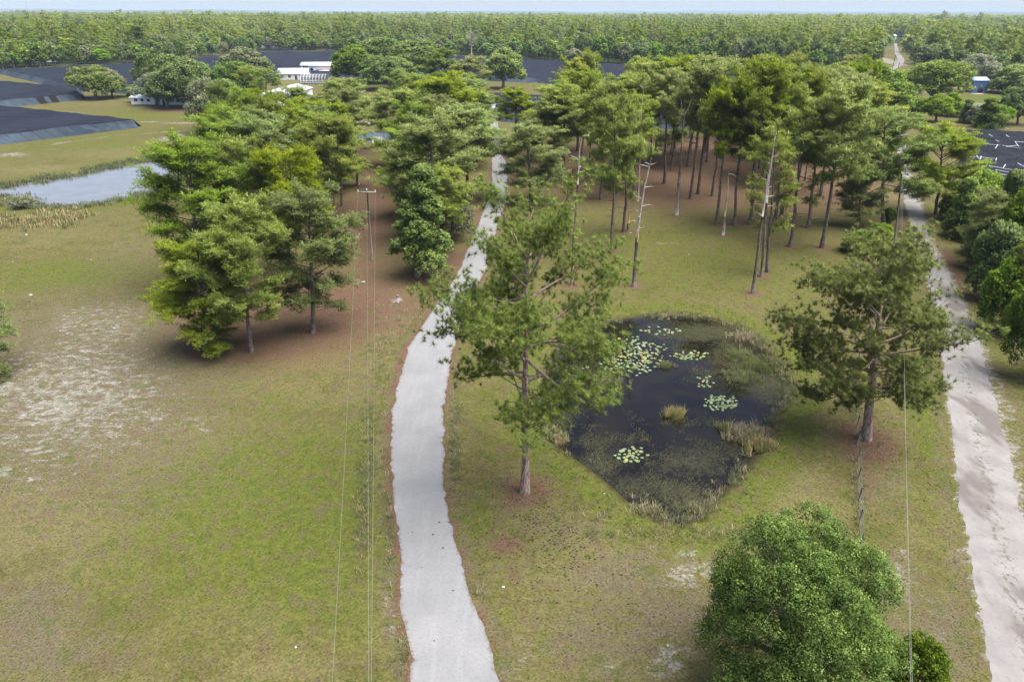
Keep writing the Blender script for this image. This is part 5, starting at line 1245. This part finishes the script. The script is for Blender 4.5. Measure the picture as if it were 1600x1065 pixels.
# ------------------------------------------------------------------ buildings
M['wall'] = simple("white_siding", (0.74, 0.75, 0.77), 0.6, var=0.05); M['roofw'] = simple("white_metal_roof", (0.72, 0.73, 0.77), 0.45, var=0.06); M['blue'] = simple("blue_siding", (0.05, 0.16, 0.27), 0.6)
M['shed'] = simple("shed_blue", (0.075, 0.13, 0.30), 0.6); M['shedroof'] = simple("shed_roof_blue", (0.36, 0.45, 0.62), 0.5); M['glass'] = simple("window_glass", (0.03, 0.035, 0.045), 0.15, 0.6); M['redroof'] = simple("faded_red_roof", (0.42, 0.20, 0.17), 0.7)
M['screen'] = simple("grey_screen", (0.20, 0.21, 0.25), 0.6); M['door'] = simple("dark_door", (0.05, 0.055, 0.06), 0.6)
def gable(name, c, L, W, H, RH, rz, wall, roof, label, wins=(), doors=(), cat='building', over=0.5):
    root = empty(name, (c[0], c[1], 0), rz); w = MB()
    for s_ in (-1, 1):
        w.quad((-L/2, s_*W/2, 0), (L/2, s_*W/2, 0), (L/2, s_*W/2, H), (-L/2, s_*W/2, H))
        w.add([(s_*L/2, -W/2, 0), (s_*L/2, W/2, 0), (s_*L/2, W/2, H), (s_*L/2, 0, H + RH), (s_*L/2, -W/2, H)], [(0, 1, 2), (0, 2, 4), (4, 2, 3)])
    w.build('wall', M[wall], root)
    for s_ in (-1, 1):
        r = MB(); k = RH / (W / 2); y1 = s_ * (W / 2 + over); z1 = H - over * k; a = [(-L/2-over, 0, H+RH), (L/2+over, 0, H+RH), (L/2+over, y1, z1), (-L/2-over, y1, z1)]
        t_ = 0.12; up = [(x_, y_, z_ + t_) for x_, y_, z_ in a]; V = a + up
        r.add(V, [(0,1,2),(0,2,3),(4,6,5),(4,7,6),(3,2,6),(3,6,7),(0,3,7),(0,7,4),(1,5,6),(1,6,2)]); r.build('roof', M[roof], root)
    for x_, z_, ww, hh in wins:
        fr_ = MB(); fr_.box((x_, -W/2 - .03, z_), (ww + .2, .06, hh + .2)); f_ = fr_.build('window', M['white'], root)
        pn = MB(); pn.box((x_, -W/2 - .065, z_), (ww, .03, hh)); pn.build('pane', M['glass'], f_)
    for x_, ww, hh in doors:
        d_ = MB(); d_.box((x_, -W/2 - .04, hh/2), (ww, .08, hh)); d_.build('door', M['door'], root)
    tag(root, label, cat); return root
c = P(262, 162.5); gable('long_building', c, 26, 5, 2.5, 0.8, math.radians(-4), 'wall', 'roofw', 'long low white building half hidden behind the mossy oaks', [(x_, 1.6, 1.2, .9) for x_ in (-11, -8.5, -6, -2, 2, 6, 10)], [(0, 1.0, 2.0)])
a, b_ = P(398, 171), P(462, 150); L = np.linalg.norm(b_ - a); rz = math.atan2(b_[1] - a[1], b_[0] - a[0]); c = (a + b_) / 2
bw = gable('barn_building', (c[0] + 1, c[1], 0), L, 13, 3.4, 1.5, rz, 'wall', 'roofw', 'white roofed barn with blue end behind the lakeside pines', [(x_, 2.0, 1.6, 1.0) for x_ in (-20, -12, 4, 12)], [(-4, 3.0, 2.6)])
mb = MB(); mb.box((-L/2 - .05, 0, 1.65), (.10, 12.9, 3.3)); mb.build('blue_end_wall', M['blue'], bw); mb = MB(); mb.box((-L/2 - .13, -1.2, 1.2), (.06, 2.4, 2.4)); mb.build('door', M['door'], bw)
mb = MB(); mb.box((-L/2 - .14, 5.2, 1.5), (.08, .9, 3.0)); mb.build('trim', M['white'], bw)
c = P(400, 176); mb = MB(); mb.box((0, 0, 1.4), (3.6, 3.0, 2.8)); lb = empty('lean_to', (c[0], c[1], 0)); mb.build('wall', M['blue'], lb); mb = MB(); mb.box((0, 0, 2.9), (4.2, 3.6, .15)); mb.build('roof', M['roofw'], lb)
mb = MB(); mb.box((.6, -1.54, 1.0), (1.1, .06, 2.0)); mb.build('door', M['door'], lb); mb = MB(); mb.box((-1.75, -1.55, 1.4), (.35, .08, 2.8)); mb.build('trim', M['white'], lb)
tag(lb, 'small teal blue shed room at the front corner of the white barn', 'shed')
c = P(458, 124); gable('farmhouse', (c[0], c[1] + 3, 0), 15, 11, 3.0, 2.2, math.radians(6), 'wall', 'roofw', 'white farmhouse wing with pale metal roof left of the screened pool cage', [(x_, 1.7, 1.4, 1.2) for x_ in (-5, -1.5, 4.5)], [(1.8, 1.1, 2.1)])
c = P(492, 118); hb = gable('farmhouse_annex', (c[0], c[1] + 8, 0), 17, 9, 5.0, 1.4, math.radians(3), 'wall', 'roofw', 'tall white house block behind the screened pool cage', [(-2.5, 3.2, 1.6, 1.4)], [])
mb = MB(); mb.box((-6.0, -4.56, 3.4), (2.8, .12, 3.0)); mb.build('dark_opening_panel', M['door'], hb); mb = MB(); mb.box((4.4, -5.2, 2.9), (8.0, 1.6, .25)); mb.build('porch_roof', M['redroof'], hb)
mb = MB(); mb.box((5.6, -5.6, 1.35), (8.0, 2.2, 2.6)); mb.build('porch_wall', M['wall'], hb)
# pool cage
c = P(489, 131.5); cage = empty('screen_enclosure', (c[0], c[1] + 3.5, 0), math.radians(2)); W_, D_, Hc = 12.0, 7.0, 4.2
mb = MB(); mb.box((0, 0, .35), (W_, D_, .7)); mb.build('kick_wall', M['screen'], cage)
for i in range(9):
    x_ = -W_/2 + W_ * i / 8; th = np.linspace(0, math.pi, 9); arc = np.c_[np.full(9, x_), -np.cos(th) * D_/2, 1.6 + np.sin(th) * (Hc - 1.6)]
    pts = np.vstack([[x_, -D_/2, 0], arc, [x_, D_/2, 0]]); mb = MB(); mb.tube(pts, np.full(len(pts), .11), 5); mb.build('frame_rib', M['white'], cage)
for yv, zv in ((-D_/2, 1.6), (-D_/2 * .7, 3.45), (0, Hc), (-D_/2, .75)):
    mb = MB(); mb.tube([(-W_/2, yv, zv), (W_/2, yv, zv)], [.10, .10], 5); mb.build('purlin', M['white'], cage)
th = np.linspace(0, math.pi, 9); V = []; 
for x_ in (-W_/2, W_/2):
    V += [(x_, -D_/2 + .03, .7)] + [(x_, -math.cos(a) * (D_/2 - .03), 1.6 + math.sin(a) * (Hc - 1.65)) for a in th] + [(x_, D_/2 - .03, .7)]
T = []
for i in range(10): T += [(i, i + 1, i + 12), (i, i + 12, i + 11)]
for o_ in (0, 11): T += [(o_, o_ + i, o_ + i + 1) for i in range(1, 10)]
t = NT("screen_mesh"); tb = t.n("ShaderNodeBsdfTransparent"); db = t.n("ShaderNodeBsdfDiffuse"); db.inputs[0].default_value = (.10, .105, .13, 1); mx = t.n("ShaderNodeMixShader"); mx.inputs[0].default_value = .55; t.l(tb.outputs[0], mx.inputs[1]); t.l(db.outputs[0], mx.inputs[2]); t.l(mx.outputs[0], t.out.inputs[0]); M['mesh'] = t.m
mb = MB(); mb.add(V, T); mb.build('screen', M['mesh'], cage); tag(cage, 'arched screen pool cage in white frame beside the farmhouse', 'pool cage')
c = P(1522, 144); gable('blue_shed', c, 7.2, 6.0, 5.2, 1.2, math.radians(4), 'shed', 'shedroof', 'small blue shed with pale blue roof on the far right lawn', [], [(0.5, 2.2, 3.4)], 'shed', 0.3)
mb = MB(); q = P(1526, 147); mb.box((0, 0, .06), (5, 2.5, .12)); tag(mb.build('concrete_pad', M['stone'], loc=(q[0], q[1], 0)), 'pale pad in front of the blue shed', 'pad')
c = P(428, 78.5); mb = MB(); rt = empty('far_greenhouse', (c[0], c[1], 0)); mb.box((0, 0, 1.8), (42, 8, 3.6)); mb.build('wall', M['wall'], rt); mb = MB(); mb.box((0, 0, 3.75), (43, 9, .2)); mb.build('roof', M['roofw'], rt); tag(rt, 'far long white roof at the back edge of the shade cloth', 'building')
for px, py, L, W, H, lab in ((80, 97, 5, 4, 5, 'tiny white hut among the trees at the far left'), (562, 57, 14, 9, 7, 'far white house in the forest behind the domed oaks'), (1392, 62, 10, 7, 5, 'far pale house at the end of the sand road')):
    c = P(px, py); gable('far_house', c, L, W, H, 1.5, 0.2, 'wall', 'roofw', lab, [(-L * .25, H * .5, 1.2, 1.2), (L * .25, H * .5, 1.2, 1.2)], [])
c = P(771, 174); mb = MB(); mb.box((0, 0, 1.1), (1.4, 1.4, 2.2)); pb = empty('pump_box', (c[0], c[1], 0)); mb.build('housing', M['white'], pb); mb = MB(); mb.box((0, 0, 2.28), (1.7, 1.7, .16)); mb.build('lid', M['metal'], pb); tag(pb, 'white pump box at the corner of the black awning', 'pump box')
c = P(590, 223); mb = MB(); cv = empty('culvert_weir', (c[0], c[1], 0)); mb.box((0, 0, .7), (2.6, .5, 1.6)); mb.build('headwall', M['stone'], cv)
for sx in (-1.2, 1.2): mb = MB(); mb.tube([(sx, -.3, 0), (sx, -.3, 2.6)], [.12, .12], 8); mb.build('post', M['white'], cv)
tag(cv, 'pale culvert headwall with two white posts at the small dark pond', 'culvert')
c = P(599, 199); mb = MB(); mb.tube([(0, 0, 0), (0, 0, 2.3)], [.14, .14], 8); tag(mb.build('marker_post', M['white'], loc=tuple(c)), 'white marker post on the bank above the small dark pond', 'post')
c = P(556, 441); mb = MB(); mb.box((0, 0, .06), (.5, .3, .12)); tag(mb.build('concrete_block', M['stone'], loc=(c[0] + 1.0, c[1], 0)), 'small pale block lying under the power line', 'block')

# ------------------------------------------------------------------ far forest: the front rows tree by tree
fg = np.random.default_rng(101)
def front_point(px, back):
    i = np.interp(px, [a for a, _ in front_px], [b for _, b in front_px]); q = P(px, i - 0.0); d = q[:2] / np.linalg.norm(q[:2]); return q[:2] + d * back
rows = [('broad front row tree of the far forest', 'front row trees of the far forest', 'far_oak_a', 'far_oak_b', 4.0), ('second row tree of the far forest', 'second row trees of the far forest', 'far_oak_a', 'far_pine_a', 15.0), ('tall third row pine of the far forest', 'third row trees of the far forest', 'far_pine_a', 'far_pine_b', 28.0)]
used = []; nfar = 0
for ri, (lab, grp, v1, v2, back) in enumerate(rows):
    px = -60 + ri * 7
    while px < 1640 and nfar < 262:
        if 1371 < px < 1413 : px += 6; continue
        q = front_point(px, back + fg.normal(0, 2.5)); r = np.linalg.norm(q); pxm = FPX / (r * 0.9 + 14)
        R = fg.uniform(4.0, 7.0) if ri < 2 else fg.uniform(3.0, 4.5)
        if 1413 <= px: h = fg.uniform(9, 15)
        elif px > 900: h = fg.uniform(11, 17) + ri * 1.5
        else: h = fg.uniform(8.5, 13.5) + ri * 2.5
        v = v1 if fg.uniform() < 0.6 else v2
        if fg.uniform() < 0.08: v = 'far_oak_g'
        seg = 'above the black shade cloth at left' if px < 300 else 'behind the white farmhouse and barn' if px < 560 else 'behind the domed oaks' if px < 870 else 'behind the pine grove' if px < 1371 else 'right of the far sand road'
        put_tree('forest_tree', v, (q[0], q[1], 0), h, R, lab + ', ' + seg, 'tree', grp + ' ' + seg, 0, None, 0.01); nfar += 1
        px += R * 1.75 * pxm
# grey dead trees standing out of the far forest
for px, py, ty, w, lab in ((737, 92, 48, 20, 'round grey leafless tree in front of the far forest'), (492, 68, 42, 8, 'white dead trunk in the far forest above the white house'), (410, 70, 40, 14, 'pale dead tree in the far forest left of the white trunk'), (873, 88, 44, 14, 'greyish dead crown in the far forest behind the grove'), (621, 62, 42, 8, 'thin dead trunk in the far forest behind the domed oaks'), (580, 60, 42, 8, 'slim dead trunk right of the far white house')):
    b, h, lean = base_and_height(px, py, px, ty); root = empty('dead_tree', (b[0], b[1], 0)); R = w / FPX * depth_of((b[0], b[1], h * .7)) / 2
    tb_ = MB(); tb_.tube([(0, 0, 0), (0, 0, h * .5), (0, 0, h * .95)], [.45, .35, .1], 6); tb_.build('trunk', M['snag'], root, True)
    tb_ = MB()
    for i in range(70):
        z = h * fg.uniform(.45, .95); a = fg.uniform(0, 6.28); L = R * fg.uniform(.5, 1.0) * math.sqrt(max(.05, 1 - ((z / h - .7) / .32) ** 2)); tb_.tube([(0, 0, z - L * .3), (math.cos(a) * L * .6, math.sin(a) * L * .6, z), (math.cos(a) * L, math.sin(a) * L, z + L * .35)], [.16, .10, .04], 3, False)
    tb_.build('branches', M['snag'], root); tag(root, lab, 'dead tree')

# the rest of the forest reads as one mass
def scatter(name, pts, scl, rot, idx, keys, label):
    me = bpy.data.meshes.new(name); me.vertices.add(len(pts)); me.vertices.foreach_set("co", np.asarray(pts, dtype=np.float32).ravel())
    for k_, ty, ar in (('s', 'FLOAT_VECTOR', scl), ('r', 'FLOAT', rot), ('v', 'INT', idx)):
        a_ = me.attributes.new(k_, ty, 'POINT'); a_.data.foreach_set('vector' if ty == 'FLOAT_VECTOR' else 'value', np.asarray(ar, dtype=np.int32 if ty == 'INT' else np.float32).ravel())
    o = obj(name, me); ng = bpy.data.node_groups.new(name, 'GeometryNodeTree')
    ng.interface.new_socket("Geometry", in_out='INPUT', socket_type='NodeSocketGeometry'); ng.interface.new_socket("Geometry", in_out='OUTPUT', socket_type='NodeSocketGeometry')
    N = ng.nodes; gi = N.new('NodeGroupInput'); go = N.new('NodeGroupOutput'); ip = N.new('GeometryNodeInstanceOnPoints'); jn = N.new('GeometryNodeJoinGeometry')
    for k_ in keys:
        src = next(ob for ob in bpy.data.objects if ob.data is VAR[k_][1])
        oi = N.new('GeometryNodeObjectInfo'); oi.inputs['Object'].default_value = src; oi.inputs['As Instance'].default_value = True; oi.transform_space = 'ORIGINAL'
        ng.links.new(oi.outputs['Geometry'], jn.inputs[0])
    def na(nm, ty): x_ = N.new('GeometryNodeInputNamedAttribute'); x_.data_type = ty; x_.inputs['Name'].default_value = nm; return x_.outputs[0]
    cx = N.new('ShaderNodeCombineXYZ'); ng.links.new(na('r', 'FLOAT'), cx.inputs[2])
    ip.inputs['Pick Instance'].default_value = True
    ng.links.new(gi.outputs[0], ip.inputs['Points']); ng.links.new(jn.outputs[0], ip.inputs['Instance']); ng.links.new(na('v', 'INT'), ip.inputs['Instance Index'])
    ng.links.new(cx.outputs[0], ip.inputs['Rotation']); ng.links.new(na('s', 'FLOAT_VECTOR'), ip.inputs['Scale']); ng.links.new(ip.outputs[0], go.inputs[0])
    md = o.modifiers.new('scatter', 'NODES'); md.node_group = ng
    return tag(o, label, 'forest', kind='stuff')
keys = ['far_pine_a', 'far_pine_b', 'far_oak_a', 'far_oak_b', 'far_oak_g']
Pp = []; S = []; I = []
def band(r0, r1, sp, kscale):
    area = 0.5 * (r1 ** 2 - r0 ** 2) * 1.56; n = int(area / sp ** 2)
    r = np.sqrt(fg.uniform(r0 ** 2, r1 ** 2, n)); a = fg.uniform(-0.78, 0.78, n); p = np.c_[np.sin(a) * r, np.cos(a) * r]
    fa = np.arctan2(FRONT[:, 0], FRONT[:, 1]); lim = np.interp(a, fa, np.hypot(FRONT[:, 0], FRONT[:, 1])) + np.where(r < 700, 34, 20)
    k = r > lim; x3, h3 = road_dist(p, froad_c, froad_w); k &= np.abs(x3) > h3 + 9
    # keep small clearings open
    for cx, cy, rad in ((562, 57, 26), (80, 97, 10), (1392, 62, 30)):
        c_ = P(cx, cy)[:2]; k &= np.hypot(p[:, 0] - c_[0], p[:, 1] - c_[1]) > rad
    k &= ~((fbm(p, 0.0045, 44) < 0.36) & (r > 620)); k &= ~((fbm(p, 0.012, 45) < 0.27) & (r > 560))
    p = p[k]; n = len(p); f = fbm(p, 0.004, 3); f2 = fbm(p, 0.012, 8)
    pine = f2 + fg.normal(0, .12, n) > 0.46
    v = np.where(pine, fg.integers(0, 2, n), 2 + fg.integers(0, 2, n)); v = np.where(fg.uniform(0, 1, n) < 0.05, 4, v); v = np.where((f > .56) & ~pine, 3, v)
    tall = 1 + 0.16 * (fg.uniform(0, 1, n) < 0.06)
    hh = tall * np.where(pine, fg.uniform(.60, 1.05, n), fg.uniform(.70, 1.35, n)) * (0.85 + 0.35 * f)
    S.append(np.c_[hh * kscale, hh * kscale, hh * (1 if kscale < 2 else 1.15)]); Pp.append(np.c_[p, np.zeros(n)]); I.append(v)
band(330, 900, 6.6, 1.05); band(900, 1700, 9.5, 1.35); band(1700, 3400, 17, 2.2); band(3400, 7500, 42, 4.6)
Pp = np.concatenate(Pp); S = np.concatenate(S); I = np.concatenate(I)
print("forest instances", len(Pp))
scatter('far_forest', Pp, S, fg.uniform(0, 6.28, len(Pp)), I, keys, 'unbroken mixed pine and oak forest reaching to the horizon')
# faint wooded rises on the horizon
a = np.linspace(-0.95, 0.95, 260); V = []; T = []
for j, (r, zz) in enumerate(((8200, -1), (9500, 26), (11000, 18), (12500, 46), (14500, 30), (17000, 78), (20000, 40), (23000, -1))):
    p = np.c_[np.sin(a) * r, np.cos(a) * r]; z = zz * (0.55 + 0.9 * fbm(p, 0.0006, j)) if zz > 0 else np.full(len(a), -1.0); V.append(np.c_[p, z])
V = np.concatenate(V); n = len(a)
for j in range(7):
    i = np.arange(n - 1) + j * n; T.append(np.c_[i, i + 1, i + n + 1]); T.append(np.c_[i, i + n + 1, i + n])
t = NT("distant_woods"); c = t.mix(t.step(t.noise(0.004, t.pos(1, .4, 1), 5.0, .7), .35, .65), (0.035, 0.052, 0.022), (0.065, 0.085, 0.034)); t.bsdf(c, 0.95, 0.05)
tag(obj('distant_hills', mesh_from('distant_hills', V, np.concatenate(T), t.m, smooth=True)), kind='structure')

# ------------------------------------------------------------------ haze
mb = MB(); mb.box((0, 11000, 48.5), (60000, 38000, 101)); t = NT("haze_air"); v = t.n("ShaderNodeVolumePrincipled"); v.inputs['Color'].default_value = (0.70, 0.84, 1.0, 1); v.inputs['Density'].default_value = 0.00009; v.inputs['Anisotropy'].default_value = 0.0
print('tris', sum(len(m_.polygons) for m_ in bpy.data.meshes)); t.l(v.outputs[0], t.out.inputs['Volume']); hz = mb.build('haze', t.m); hz['kind'] = 'stuff'; hz['label'] = 'thin pale air haze over the whole land'
